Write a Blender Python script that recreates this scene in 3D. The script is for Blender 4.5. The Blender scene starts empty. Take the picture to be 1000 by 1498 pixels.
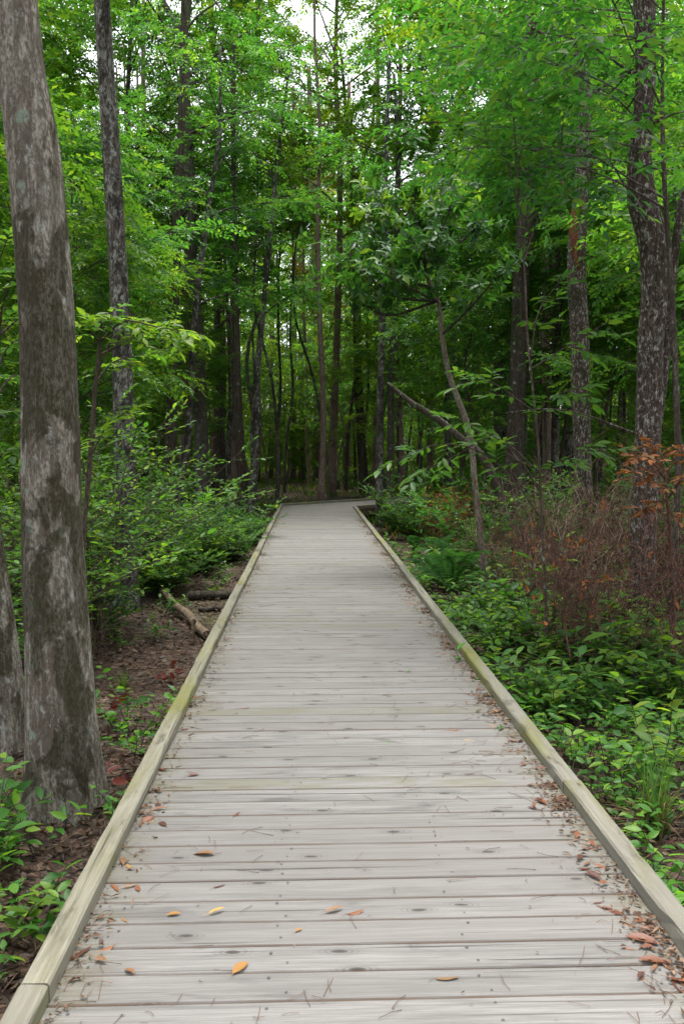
import bpy, math, random
import numpy as np
from mathutils import Vector, noise as mnoise

R = math.radians
rng = np.random.default_rng(11)
random.seed(7)
S = bpy.context.scene
COL = S.collection

# ------------------------------------------------------------------ camera, sky, sun, exposure
EYE, F = 1.55, 1310.0
PITCH, YAW = R(4.06), R(2.05)
cam_data = bpy.data.cameras.new('camera')
cam = bpy.data.objects.new('camera', cam_data)
COL.objects.link(cam)
cam.location = (0, 0, EYE)
cam.rotation_euler = (R(90) - PITCH, 0, -YAW)
cam_data.sensor_fit = 'HORIZONTAL'
cam_data.sensor_width = 24.0
cam_data.lens = 24.0 * F / 1000.0
cam_data.clip_start, cam_data.clip_end = 0.05, 2000
cam_data.dof.use_dof = True
cam_data.dof.focus_distance = 9.0
cam_data.dof.aperture_fstop = 10.0
S.camera = cam

SUN_EL = R(77)
w = bpy.data.worlds.new('World'); S.world = w; w.use_nodes = True
nt = w.node_tree; nt.nodes.clear()
sky = nt.nodes.new('ShaderNodeTexSky'); sky.sky_type = 'NISHITA'; sky.sun_disc = False
sky.sun_elevation = SUN_EL; sky.sun_rotation = 0.0
sky.air_density = 1.0; sky.dust_density = 4.0; sky.ozone_density = 1.0
hs = nt.nodes.new('ShaderNodeHueSaturation'); hs.inputs['Saturation'].default_value = 0.22
bg = nt.nodes.new('ShaderNodeBackground'); bg.inputs['Strength'].default_value = 0.15
wo = nt.nodes.new('ShaderNodeOutputWorld')
nt.links.new(sky.outputs[0], hs.inputs['Color']); nt.links.new(hs.outputs[0], bg.inputs['Color'])
nt.links.new(bg.outputs[0], wo.inputs[0])

sl = bpy.data.lights.new('sun', 'SUN'); sl.energy = 1.3; sl.angle = R(24); sl.color = (1.0, 0.985, 0.955)
so = bpy.data.objects.new('sun', sl); COL.objects.link(so)
so.rotation_euler = (-(R(90) - SUN_EL), 0, 0)      # shines from +Y, high up
so.location = (0, 0, 40)

S.view_settings.view_transform = 'Standard'; S.view_settings.look = 'None'
S.view_settings.exposure = 1.95; S.view_settings.gamma = 1.0; S.view_settings.use_curve_mapping = False
S.cycles.max_bounces = 9; S.cycles.diffuse_bounces = 7; S.cycles.glossy_bounces = 2
S.cycles.transmission_bounces = 7; S.cycles.transparent_max_bounces = 4
S.cycles.sample_clamp_indirect = 6
S.cycles.use_denoising = True
S.cycles.use_adaptive_sampling = False
try:
    S.cycles.denoiser = 'OPENIMAGEDENOISE'; S.cycles.denoising_input_passes = 'RGB_ALBEDO_NORMAL'; S.cycles.denoising_prefilter = 'NONE'
except Exception:
    pass

# ------------------------------------------------------------------ pixel -> place in the wood
cp, sp_, cy_, sy_ = math.cos(PITCH), math.sin(PITCH), math.cos(YAW), math.sin(YAW)
def ray(px, py):
    a, b = (px - 500) / F, -(py - 749) / F
    y = cp + b * sp_; z = -sp_ + b * cp; x = a
    return np.array([x * cy_ + y * sy_, -x * sy_ + y * cy_, z])
def at(px, py, Y):
    d = ray(px, py); t = Y / d[1]
    return np.array([0, 0, EYE]) + d * t
def on_z(px, py, z):
    d = ray(px, py); t = (z - EYE) / d[2]
    return np.array([0, 0, EYE]) + d * t

GZ = -0.42
def gz(x, y):
    n = 0.07 * np.sin(x * 0.9 + 1.3 * np.sin(y * 0.5)) * np.cos(y * 0.7 + 0.4) + 0.04 * np.sin(x * 2.3 + y * 1.9)
    return GZ + n

# ------------------------------------------------------------------ object helpers
def link(o): COL.objects.link(o); return o
def tag(o, label=None, cat=None, group=None, kind=None):
    if label: o['label'] = label
    if cat: o['category'] = cat
    if group: o['group'] = group
    if kind: o['kind'] = kind
    return o
def thing(name, loc, label, cat, group=None, rz=0.0, scale=1.0):
    o = link(bpy.data.objects.new(name, None))
    o.empty_display_size = 0.1
    o.location = [float(v) for v in loc]; o.rotation_euler = (0, 0, rz); o.scale = (scale,) * 3
    return tag(o, label, cat, group)
def place(name, me, parent=None, kind=None):
    o = link(bpy.data.objects.new(name, me))
    if parent: o.parent = parent
    if kind: o['kind'] = kind
    return o
def copy_tree(o, parent=None):
    c = link(o.copy())
    if parent: c.parent = parent
    for ch in list(o.children): copy_tree(ch, c)
    return c

class MB:
    def __init__(s): s.V, s.T, s.Q, s.A, s.n = [], [], [], [], 0
    def add(s, V, T=None, Q=None, rnd=0.5):
        V = np.asarray(V, float).reshape(-1, 3)
        if T is not None and len(T): s.T.append(np.asarray(T, int).reshape(-1, 3) + s.n)
        if Q is not None and len(Q): s.Q.append(np.asarray(Q, int).reshape(-1, 4) + s.n)
        s.V.append(V); s.A.append(np.broadcast_to(np.asarray(rnd, float), (len(V),)).copy()); s.n += len(V)
        return s
    def mesh(s, name, mat, smooth=False):
        me = bpy.data.meshes.new(name)
        V = np.concatenate(s.V) if s.V else np.zeros((0, 3))
        T = np.concatenate(s.T) if s.T else np.zeros((0, 3), int)
        Q = np.concatenate(s.Q) if s.Q else np.zeros((0, 4), int)
        me.vertices.add(len(V)); me.vertices.foreach_set('co', V.ravel().astype(np.float32))
        nl = T.size + Q.size
        me.loops.add(nl); me.loops.foreach_set('vertex_index', np.concatenate([T.ravel(), Q.ravel()]).astype(np.int32))
        me.polygons.add(len(T) + len(Q))
        st = np.concatenate([np.arange(len(T)) * 3, T.size + np.arange(len(Q)) * 4]).astype(np.int32)
        me.polygons.foreach_set('loop_start', st)
        me.polygons.foreach_set('use_smooth', np.full(len(T) + len(Q), smooth))
        at_ = me.attributes.new('rnd', 'FLOAT', 'POINT')
        at_.data.foreach_set('value', np.concatenate(s.A).astype(np.float32) if s.A else np.zeros(0, np.float32))
        me.update(calc_edges=True)
        for m in (mat if isinstance(mat, (list, tuple)) else [mat]): me.materials.append(m)
        return me

def norm(a): return a / np.maximum(np.linalg.norm(a, axis=-1, keepdims=True), 1e-9)

def smooth_path(P, n, r=None):
    P = np.asarray(P, float)
    t = np.concatenate([[0], np.cumsum(np.linalg.norm(np.diff(P, axis=0), axis=1))])
    q = np.linspace(0, t[-1], n)
    m = np.gradient(P, t, axis=0)
    i = np.clip(np.searchsorted(t, q, side='right') - 1, 0, len(t) - 2)
    h = (t[i + 1] - t[i])[:, None]; u = ((q - t[i]) / (t[i + 1] - t[i]))[:, None]
    out = ((2*u**3 - 3*u**2 + 1) * P[i] + (u**3 - 2*u**2 + u) * h * m[i] + (-2*u**3 + 3*u**2) * P[i+1] + (u**3 - u**2) * h * m[i+1])
    if r is None: return out
    return out, np.interp(q, t, r)

def tube(mb, P, r, sides=8, cap=True, rough=0.0, seed=0.0, rnd=0.5, nscale=3.0):
    P = np.asarray(P, float); r = np.broadcast_to(np.asarray(r, float), (len(P),))
    Tg = norm(np.gradient(P, axis=0)); mean = norm(P[-1] - P[0])
    ref = np.eye(3)[np.argmin(np.abs(mean))]
    U = norm(np.cross(Tg, ref)); W = np.cross(Tg, U)
    a = np.arange(sides) / sides * 2 * np.pi
    RR = np.repeat(r[:, None], sides, 1)
    if rough > 0:
        for i in range(len(P)):
            for j in range(sides):
                q = Vector((math.cos(a[j]) * 1.3, math.sin(a[j]) * 1.3, P[i][2] * nscale * 0.5 + seed))
                RR[i, j] *= 1 + rough * (mnoise.noise(q * 1.1) + 0.6 * mnoise.noise(q * 3.1) + 0.35 * mnoise.noise(Vector((q.x * 7, q.y * 7, q.z * 3))))
    V = P[:, None, :] + RR[..., None] * (np.cos(a)[None, :, None] * U[:, None, :] + np.sin(a)[None, :, None] * W[:, None, :])
    n = len(P); i = np.arange(n - 1)[:, None] * sides; j = np.arange(sides)[None, :]; k = (j + 1) % sides
    Q = np.stack([i + j, i + k, i + sides + k, i + sides + j], -1).reshape(-1, 4)
    V = V.reshape(-1, 3); T = None
    if cap:
        V = np.concatenate([V, P[[0]], P[[-1]]]); jj = np.arange(sides); kk = (jj + 1) % sides
        T = np.concatenate([np.stack([kk, jj, np.full(sides, n * sides)], -1), np.stack([(n-1)*sides + jj, (n-1)*sides + kk, np.full(sides, n*sides+1)], -1)])
    mb.add(V, T, Q, rnd)

def prisms(mb, A, B, ra, rb, rnd=0.5):
    A = np.asarray(A, float); B = np.asarray(B, float); n = len(A)
    if n == 0: return
    d = norm(B - A); ref = np.where(np.abs(d[:, 2:3]) > 0.8, np.array([[1., 0, 0]]), np.array([[0, 0, 1.]]))
    U = norm(np.cross(d, ref)); W = np.cross(d, U)
    ra = np.broadcast_to(np.asarray(ra, float), (n,))[:, None]; rb = np.broadcast_to(np.asarray(rb, float), (n,))[:, None]
    V = []
    for k in range(3):
        c, s = math.cos(k * 2.0944), math.sin(k * 2.0944)
        V.append(A + ra * (c * U + s * W))
    for k in range(3):
        c, s = math.cos(k * 2.0944), math.sin(k * 2.0944)
        V.append(B + rb * (c * U + s * W))
    V = np.stack(V, 1).reshape(-1, 3)
    b = (np.arange(n) * 6)[:, None]
    Q = np.concatenate([b + np.array([0, 1, 4, 3]), b + np.array([1, 2, 5, 4]), b + np.array([2, 0, 3, 5])])
    rn = np.repeat(np.broadcast_to(np.asarray(rnd, float), (n,)), 6)
    mb.add(V, None, Q, rn)

# leaf outlines: (along, across) of the right half between base and tip
def leaf_template(kind):
    if kind == 'lo':
        V = np.array([[0, 0, 0], [.42, .5, .07], [.42, -.5, .07], [1, 0, -.04]])
        return V, np.array([[0, 3, 1], [0, 2, 3]])
    ts = {'hi': [(.22, .36), (.5, .5), (.78, .3)], 'broad': [(.18, .42), (.45, .5), (.75, .34)], 'long': [(.3, .4), (.62, .5), (.85, .28)]}[kind]
    V = [[0, 0, 0]]
    for x, y in ts:
        dz = -0.10 * x * x
        V += [[x, 0, dz], [x, y, dz + .13 * y], [x, -y, dz + .13 * y]]
    V.append([1, 0, -.13])
    T = [[0, 1, 2], [0, 3, 1]]
    for k in range(2):
        a = 1 + 3 * k; b = a + 3
        T += [[a, b, b + 1], [a, b + 1, a + 1], [a, a + 2, b + 2], [a, b + 2, b]]
    a = 7
    T += [[a, 10, a + 1], [a, a + 2, 10]]
    return np.array(V), np.array(T)
TPL = {k: leaf_template(k) for k in ('lo', 'hi', 'broad', 'long')}

def add_leaves(mb, P, D, N, L, Wd, rnd, kind='lo'):
    V0, T0 = TPL[kind]; n = len(P)
    if n == 0: return
    D = norm(D); Sd = norm(np.cross(N, D)); Up = np.cross(D, Sd)
    L = np.broadcast_to(np.asarray(L, float), (n,)); Wd = np.broadcast_to(np.asarray(Wd, float), (n,))
    V = P[:, None] + V0[None, :, 0:1] * (L[:, None, None] * D[:, None]) + V0[None, :, 1:2] * (Wd[:, None, None] * Sd[:, None]) + V0[None, :, 2:3] * (L[:, None, None] * Up[:, None])
    T = (T0[None] + (np.arange(n) * len(V0))[:, None, None]).reshape(-1, 3)
    mb.add(V.reshape(-1, 3), T, None, np.repeat(np.broadcast_to(rnd, (n,)), len(V0)))

def rvec(g, n, s=1.0): return g.normal(0, s, (n, 3))

# ------------------------------------------------------------------ materials
class NG:
    def __init__(s, name):
        s.m = bpy.data.materials.new(name); s.m.use_nodes = True; s.t = s.m.node_tree; s.t.nodes.clear()
    def node(s, typ, ins=None, **pr):
        n = s.t.nodes.new(typ)
        for k, v in pr.items(): setattr(n, k, v)
        for k, v in (ins or {}).items(): s.set(n.inputs[k], v)
        return n
    def set(s, sock, v):
        if isinstance(v, bpy.types.NodeSocket): s.t.links.new(v, sock)
        elif isinstance(v, (tuple, list)) and len(v) == 3 and sock.type == 'RGBA': sock.default_value = (*v, 1)
        else: sock.default_value = v
    def obj(s): return s.node('ShaderNodeTexCoord').outputs['Object']
    def orand(s): return s.node('ShaderNodeObjectInfo').outputs['Random']
    def attr(s, a='rnd'): return s.node('ShaderNodeAttribute', attribute_name=a).outputs['Fac']
    def mul(s, v, x, y, z): return s.node('ShaderNodeVectorMath', {0: v, 1: (x, y, z)}, operation='MULTIPLY').outputs[0]
    def shift(s, v, f, k=37.0):
        m = s.node('ShaderNodeMath', {0: f, 1: k}, operation='MULTIPLY').outputs[0]
        c = s.node('ShaderNodeCombineXYZ', {0: m, 1: m, 2: m}).outputs[0]
        return s.node('ShaderNodeVectorMath', {0: v, 1: c}, operation='ADD').outputs[0]
    def noise(s, v, sc, det=4.0, rough=.55, dist=0.0): return s.node('ShaderNodeTexNoise', {'Vector': v, 'Scale': sc, 'Detail': det, 'Roughness': rough, 'Distortion': dist}).outputs[0]
    def vor(s, v, sc, rand=1.0, feature='F1', dim='3D'): return s.node('ShaderNodeTexVoronoi', {'Vector': v, 'Scale': sc, 'Randomness': rand}, feature=feature, voronoi_dimensions=dim)
    def mr(s, f, a, b, c=0.0, d=1.0): return s.node('ShaderNodeMapRange', {0: f, 1: a, 2: b, 3: c, 4: d}, interpolation_type='SMOOTHSTEP').outputs[0]
    def math(s, op, a, b=0.0): return s.node('ShaderNodeMath', {0: a, 1: b}, operation=op).outputs[0]
    def mix(s, f, a, b, blend='MIX'):
        n = s.node('ShaderNodeMix', data_type='RGBA', blend_type=blend)
        s.set(n.inputs[0], f); s.set(n.inputs[6], a); s.set(n.inputs[7], b); return n.outputs[2]
    def ramp(s, f, stops):
        n = s.node('ShaderNodeValToRGB', {0: f}); e = n.color_ramp.elements
        while len(e) < len(stops): e.new(0.5)
        for i, (p, c) in enumerate(stops): e[i].position = p; e[i].color = (*c, 1)
        return n.outputs[0]
    def sep(s, v): return s.node('ShaderNodeSeparateXYZ', {0: v}).outputs
    def bump(s, h, strength=.3, dist=.01): return s.node('ShaderNodeBump', {'Height': h, 'Strength': strength, 'Distance': dist}).outputs[0]
    def pbsdf(s, col, rough=.8, nrm=None, spec=.3):
        n = s.node('ShaderNodeBsdfPrincipled', {'Base Color': col, 'Roughness': rough, 'Specular IOR Level': spec})
        if nrm is not None: s.set(n.inputs['Normal'], nrm)
        return n.outputs[0]
    def out(s, sh): s.node('ShaderNodeOutputMaterial', {'Surface': sh}); return s.m

def leaf_mat(name, stops, rough=.45, trans=.45, tcol=1.6, spec=.22, src='attr', under=None):
    g = NG(name)
    f = g.attr() if src == 'attr' else g.orand()
    c = g.ramp(f, stops)
    v = g.noise(g.obj(), 9.0 if src == 'attr' else 30.0, 2.0)
    c = g.mix(g.mr(v, .3, .7, 0, .35), c, (.6, .65, .5), 'MULTIPLY')
    if src == 'attr': c = g.mix(1.0, c, g.ramp(g.orand(), [(0, (.72, .92, 1.0)), (.5, (1, 1, 1)), (1, (1.25, 1.06, .8))]), 'MULTIPLY')
    c2 = g.mix(1.0, c, (1.3 * tcol, 1.3 * tcol, .52 * tcol), 'MULTIPLY')
    if under:
        bf = g.node('ShaderNodeNewGeometry').outputs['Backfacing']
        c = g.mix(g.math('MULTIPLY', bf, .8), c, under)
    p = g.pbsdf(c, rough, None, spec)
    t = g.node('ShaderNodeBsdfTranslucent', {'Color': c2}).outputs[0]
    return g.out(g.node('ShaderNodeMixShader', {0: trans, 1: p, 2: t}).outputs[0])

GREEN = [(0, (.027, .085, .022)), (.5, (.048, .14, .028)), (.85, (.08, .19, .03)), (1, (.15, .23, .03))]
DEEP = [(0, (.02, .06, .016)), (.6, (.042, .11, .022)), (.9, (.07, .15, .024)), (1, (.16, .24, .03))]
YOUNG = [(0, (.06, .13, .02)), (.6, (.11, .19, .022)), (1, (.18, .25, .035))]
RUST = [(0, (.07, .032, .016)), (.4, (.22, .075, .025)), (.8, (.33, .12, .04)), (1, (.16, .11, .04))]
M = {}
M['canopy'] = leaf_mat('canopy_leaf', GREEN, .5, .5, 1.75)
M['canopy_light'] = leaf_mat('canopy_leaf_light', [(0, (.04, .115, .022)), (.5, (.068, .175, .028)), (1, (.16, .25, .03))], .5, .52, 1.75)
M['far'] = leaf_mat('far_leaf', [(0, (.05, .11, .018)), (.5, (.075, .165, .022)), (1, (.16, .22, .03))], .6, .5, 1.7)
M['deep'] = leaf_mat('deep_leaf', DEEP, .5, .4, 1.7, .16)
M['under'] = leaf_mat('underwood_leaf', [(0, (.03, .09, .018)), (.5, (.055, .145, .022)), (.9, (.09, .195, .028)), (1, (.15, .25, .03))], .48, .42, 1.6, .22)
M['pine'] = leaf_mat('pine_needle_green', [(0, (.03, .07, .02)), (1, (.07, .12, .03))], .6, .3, 1.4)
M['p_glossy'] = leaf_mat('glossy_leaf', DEEP, .42, .38, 1.7, .24, 'object', (.06, .10, .045))
M['p_shrub'] = leaf_mat('shrub_leaf', [(0, (.034, .11, .02)), (.5, (.062, .175, .025)), (.85, (.10, .23, .028)), (1, (.18, .30, .03))], .42, .42, 1.7, .26, 'object')
M['p_young'] = leaf_mat('young_leaf', YOUNG, .45, .5, 1.6, .22, 'object')
M['p_spray'] = leaf_mat('spray_leaf', [(0, (.03, .085, .022)), (.6, (.055, .13, .03)), (1, (.10, .18, .03))], .42, .45, 1.7, .26, 'object')
M['p_rust'] = leaf_mat('rust_leaf', RUST, .55, .3, 1.2, .3, 'object')
M['rust'] = leaf_mat('rust_leaf_mass', RUST, .6, .3, 1.2, .25)
M['p_fern'] = leaf_mat('fern_leaf', [(0, (.03, .10, .03)), (1, (.06, .15, .035))], .5, .45, 1.6, .3, 'object')
M['grass'] = leaf_mat('grass_blade', [(0, (.04, .11, .02)), (.7, (.07, .15, .025)), (.86, (.24, .18, .09)), (1, (.30, .24, .14))], .5, .4, 1.5)
M['straw'] = leaf_mat('dry_straw', [(0, (.10, .065, .035)), (1, (.30, .22, .13))], .7, .2, 1.0)
M['litter'] = leaf_mat('dead_leaf_litter', [(0, (.022, .013, .010)), (.35, (.055, .03, .020)), (.7, (.115, .062, .036)), (.92, (.18, .11, .07)), (1, (.25, .19, .14))], .55, .15, 1.0, .35)
M['p_dead'] = leaf_mat('fallen_leaf_russet', [(0, (.07, .022, .014)), (.4, (.14, .045, .02)), (.75, (.21, .075, .028)), (1, (.17, .10, .05))], .5, .15, 1.1, .35, 'object')
M['p_yellow'] = leaf_mat('fallen_leaf_yellow', [(0, (.27, .12, .03)), (1, (.36, .22, .04))], .5, .2, 1.0, .35, 'object')
M['p_green'] = leaf_mat('fallen_leaf_green', [(0, (.04, .13, .025)), (1, (.07, .16, .03))], .45, .2, 1.2, .35, 'object')
M['p_red'] = leaf_mat('dead_leaf_red', [(0, (.06, .012, .010)), (1, (.16, .03, .018))], .5, .25, 1.3, .35, 'object')

def bark(name, base, dark, lich=(.22, .24, .20), moss=(.022, .025, .009), la=.5, ma=.3, ms=2.2, fur=.5, streak=(3, .6), brown=(.055, .036, .027), lsc=11, relief=.9, spots=1.0, fsc=55, mdet=7, band=None, spk=1.0, mk0=.55):
    g = NG(name)
    o = g.shift(g.obj(), g.orand(), 23.0)
    fine = g.noise(g.mul(o, 1, 1, .4), fsc, 8, .68)
    furrow = g.noise(g.mul(o, 1, 1, .12), 22, 4, .6, .6)
    blot = g.noise(g.mul(o, 1, 1, .45), 5, 6, .65, .4)
    c = g.mix(g.mr(fine, .38, .62, 1 - spk, 1), dark, base)
    c = g.mix(g.mr(furrow, .42, .6, fur, 0), c, dark)
    c = g.mix(g.mr(g.noise(o, 2.6, 5, .6), .48, .7, 0, .6), c, brown)
    if la > 0:
        l1 = g.noise(g.mul(o, 1, 1, .55), lsc, 7, .75, .2)
        c = g.mix(g.math('MULTIPLY', g.mr(l1, .62 - .2 * la, .70 - .18 * la, 0, .85), g.mr(blot, .3, .6, .35, 1)), c, lich)
        vv = g.vor(g.shift(o, g.noise(o, 12, 3), .05), 6.5)
        spot = g.math('MULTIPLY', g.mr(vv.outputs['Distance'], .13, .27, 1, 0), g.mr(g.sep(vv.outputs['Color'])[0], .80 - .25 * la, .86 - .25 * la))
        spot = g.math('MULTIPLY', spot, g.mr(fine, .35, .5, 0, spots))
        c = g.mix(spot, c, (.22, .27, .21))
    if ma > 0:
        mo = g.noise(g.mul(o, 1, 1, .5), ms, mdet, .6, .5)
        if band:
            zz = g.sep(g.obj())[2]; lo_, hi_ = band
            b1 = g.math('ADD', g.mr(zz, lo_ - 1.2, lo_, -.035, .055), g.mr(zz, hi_ - .5, hi_ + .6, 0, -.16)); mo = g.math('ADD', mo, b1)
        mk = g.mr(g.math('ADD', mo, g.math('MULTIPLY', fine, .10)), .665 - .22 * ma, .715 - .22 * ma)
        c = g.mix(g.math('MULTIPLY', mk, g.mr(fine, .25, .6, .95, mk0)), c, moss)
    h = g.math('ADD', g.math('MULTIPLY', furrow, 1.2), fine)
    return g.out(g.pbsdf(c, .92, g.bump(h, relief, .03), .15))
M['bark_hero'] = bark('bark_grey_mossy', (.38, .35, .285), (.10, .084, .062), lich=(.34, .35, .31), moss=(.030, .026, .010), ma=.62, ms=5.2, mdet=10, band=(1.5, 3.3), spk=.9, mk0=.7, fur=.8, la=.42, lsc=22, relief=1.0, brown=(.10, .072, .052), fsc=75)
M['bark_lichen'] = bark('bark_pale_lichen', (.165, .148, .13), (.022, .018, .015), lich=(.29, .30, .265), moss=(.012, .012, .008), la=.62, ma=.55, ms=4, lsc=18, spots=.5)
M['bark_brown'] = bark('bark_brown', (.145, .122, .096), (.037, .03, .023), la=.2, ma=.15, fur=.7)
M['bark_white'] = bark('bark_white_flecked', (.12, .092, .074), (.027, .02, .016), lich=(.42, .40, .37), la=.5, lsc=30, spots=.35, ma=.05, fur=.6)
M['bark_dark'] = bark('bark_dark', (.098, .083, .066), (.027, .022, .017), la=.2, ma=.2, fur=.6)
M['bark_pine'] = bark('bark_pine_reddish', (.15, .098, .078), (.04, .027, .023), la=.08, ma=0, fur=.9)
M['bark_grey'] = bark('bark_plain_grey', (.155, .14, .12), (.055, .047, .04), la=.35, ma=.12)
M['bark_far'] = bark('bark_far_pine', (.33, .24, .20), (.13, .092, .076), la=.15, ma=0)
M['bark_sapling'] = bark('bark_sapling', (.27, .225, .18), (.10, .08, .06), la=.35, ma=.05)
M['twig'] = bark('twig_bark', (.13, .10, .08), (.05, .038, .03), la=.1, ma=0)
M['deadtwig'] = bark('dead_twig', (.205, .115, .085), (.05, .028, .022), la=0, ma=0, brown=(.15, .065, .045))
M['palewood'] = bark('pale_dead_wood', (.33, .26, .19), (.12, .08, .05), la=.1, ma=.1)
M['rawwood'] = bark('torn_wood', (.28, .12, .06), (.09, .035, .02), la=0, ma=0)

def wood(name, axis, curb):
    g = NG(name)
    rnd = g.orand(); p0 = g.obj(); o = g.shift(p0, rnd, 61.0)
    st = (lambda a, b: g.mul(o, a, b, b)) if axis == 'x' else (lambda a, b: g.mul(o, b, a, b))
    grain = g.noise(st(1.6, 34), 1.0, 8, .62, .8)
    fib = g.noise(st(5, 260), 1.0, 4, .6)
    blot = g.noise(st(2.2, 9), 1.0, 5, .6, .5)
    pale, mid, dk = ((.212, .202, .19), (.156, .148, .138), (.047, .045, .042)) if not curb else ((.245, .234, .182), (.17, .158, .11), (.06, .053, .036))
    c = g.mix(g.mr(grain, .36, .64), mid, pale)
    c = g.mix(g.mr(fib, .35, .7, .42, 0), c, dk)
    c = g.mix(g.mr(blot, .55, .74, 0, .62), c, dk)
    c = g.mix(g.mr(g.noise(st(1.0, 3), 1.0, 3), .35, .65, .22, 0), c, dk)                     # grey weather stains
    c = g.mix(g.math('MULTIPLY', g.mr(rnd, 0, 1, 0, .6), 1.0), c, (.125, .116, .107))
    c = g.mix(g.mr(g.noise(st(.7, 60), 1.0, 3, .5, .4), .64, .70, 0, .9), c, (.035, .03, .027))   # long checks
    kv = g.vor(g.shift(st(2.6, 7.0), g.noise(st(6, 20), 1.0, 2), .12), 1.0, .95, 'F1', '2D')                    # knots
    d = kv.outputs['Distance']; has = g.mr(g.sep(kv.outputs['Color'])[1], .60, .62)
    ring = g.math('MULTIPLY', g.math('ADD', g.math('SINE', g.math('MULTIPLY', d, 130.0)), 1.0), .5)
    c = g.mix(g.math('MULTIPLY', g.math('MULTIPLY', g.mr(d, .08, .22, .45, 0), ring), has), c, dk)
    c = g.mix(g.math('MULTIPLY', g.mr(d, .035, .085, .85, 0), has), c, (.034, .028, .024))
    xyz = g.sep(p0)
    if curb:
        mo = g.noise(st(1.5, 6), 1.0, 6, .65, .4)
        c = g.mix(g.mr(g.noise(g.mul(o, 3, .55, 3), 1.0, 5, .6, .4), .46, .66, .03, .85), c, (.115, .115, .026))
        c = g.mix(g.mr(g.noise(st(3, 14), 1.0, 5, .65), .56, .70, 0, .75), c, (.055, .05, .035))
    else:
        ends = g.mr(g.math('ABSOLUTE', xyz[0]), .60, 1.0, 0, 1)
        mo = g.noise(st(3, 8), 1.0, 6, .65, .5)
        k = g.math('MULTIPLY', g.math('MULTIPLY', ends, ends), g.mr(mo, .38, .62, .1, 1))
        k2 = g.math('MULTIPLY', g.mr(g.math('FRACT', g.math('MULTIPLY', rnd, 7.31)), .86, .95, 0, .75), g.mr(mo, .40, .58))
        c = g.mix(g.math('MULTIPLY', g.math('MAXIMUM', k, k2), .55), c, (.105, .10, .048))
        c = g.mix(g.math('MULTIPLY', ends, g.mr(mo, .5, .7, 0, .45)), c, (.075, .05, .032))
        edge = g.mr(g.math('ABSOLUTE', xyz[1]), .0635, .0695)
        c = g.mix(g.math('MULTIPLY', edge, g.mr(g.noise(st(4, 30), 1.0, 4), .3, .6, .25, .9)), c, (.095, .058, .034))
    h = g.math('ADD', g.math('MULTIPLY', grain, .7), g.math('MULTIPLY', fib, .5))
    return g.out(g.pbsdf(c, .85, g.bump(h, .45, .004), .2))
M['plank'] = wood('weathered_plank', 'x', False)
M['curb'] = wood('mossy_curb_timber', 'y', True)
M['joist'] = bark('treated_joist', (.16, .13, .08), (.06, .05, .035), la=0, ma=.2)
g = NG('nail_steel'); M['nail'] = g.out(g.pbsdf((.05, .048, .046), .6, None, .4))

g = NG('forest_floor')
o = g.obj(); wv = g.shift(o, g.noise(o, 6, 3), .12)
v1 = g.vor(g.mul(wv, 1, 1.5, 1), 15); v2 = g.vor(g.mul(wv, 1.4, 1, 1), 34)
c = g.ramp(g.sep(v1.outputs['Color'])[0], [(0, (.018, .012, .009)), (.4, (.042, .026, .018)), (.8, (.085, .052, .034)), (1, (.15, .105, .075))])
c2 = g.ramp(g.sep(v2.outputs['Color'])[0], [(0, (.016, .011, .009)), (.6, (.05, .032, .022)), (1, (.12, .08, .054))])
c = g.mix(g.mr(g.noise(o, 1.3, 5), .4, .6), c, c2)
c = g.mix(g.mr(g.noise(o, .8, 5, .6), .55, .7, 0, .7), c, (.028, .02, .016))
c = g.mix(g.mr(g.noise(g.shift(o, .31, 40), .35, 6, .65), .52, .62, 0, .55), c, (.045, .065, .02))
h = g.math('ADD', v1.outputs['Distance'], g.noise(o, 30, 4))
M['ground'] = g.out(g.pbsdf(c, .9, g.bump(h, .8, .03), .2))

# ------------------------------------------------------------------ forest floor
u = np.linspace(-1, 1, 190)
ax = 7.0 * np.sinh(u * 4.85)
X, Y = np.meshgrid(ax, ax + 8.0)
Z = gz(X, Y)
mb = MB(); n = len(u); i, j = np.meshgrid(np.arange(n - 1), np.arange(n - 1)); b = (j * n + i).ravel()
mb.add(np.stack([X, Y, Z], -1).reshape(-1, 3), None, np.stack([b, b + 1, b + n + 1, b + n], -1))
tag(place('ground', mb.mesh('ground', M['ground'], True)), 'brown forest floor of soil and old leaves', None, None, 'structure')

# ------------------------------------------------------------------ the boardwalk
XL, XR = -0.815, 1.215                 # deck edges
XC = (XL + XR) / 2
PIV = np.array([XR, 23.4]); ud = np.array([.72, .694]); ud /= np.linalg.norm(ud); vd = np.array([-ud[1], ud[0]])
boardwalk = thing('boardwalk', (0, 0, 0), 'weathered grey plank boardwalk with mossy curbs running straight ahead then bending right', 'boardwalk')
PT = 0.036
def plank_mesh(corners, g_, name='plank'):
    # corners: 4 (x,y) ccw seen from above, local; chamfered top edge, slight crown
    c = np.asarray(corners, float); ctr = c.mean(0)
    e1 = norm(c[1] - c[0]); e2 = norm(c[3] - c[0])
    ch = 0.005
    inn = c + np.array([e1 + e2, -e1 + e2, -e1 - e2, e1 - e2]) * ch
    V = [(*p, -PT) for p in c] + [(*p, -ch) for p in c] + [(*p, g_[k] * 1.0) for k, p in enumerate(inn)]
    Q = [[3, 2, 1, 0]]
    for r_ in (0, 4):
        for k in range(4):
            k2 = (k + 1) % 4
            Q.append([r_ + k, r_ + k2, r_ + 4 + k2, r_ + 4 + k])
    Q.append([8, 9, 10, 11])
    return MB().add(V, None, Q).mesh(name, M['plank'])
pitch = 0.1425; hw = (XR - XL) / 2
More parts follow.
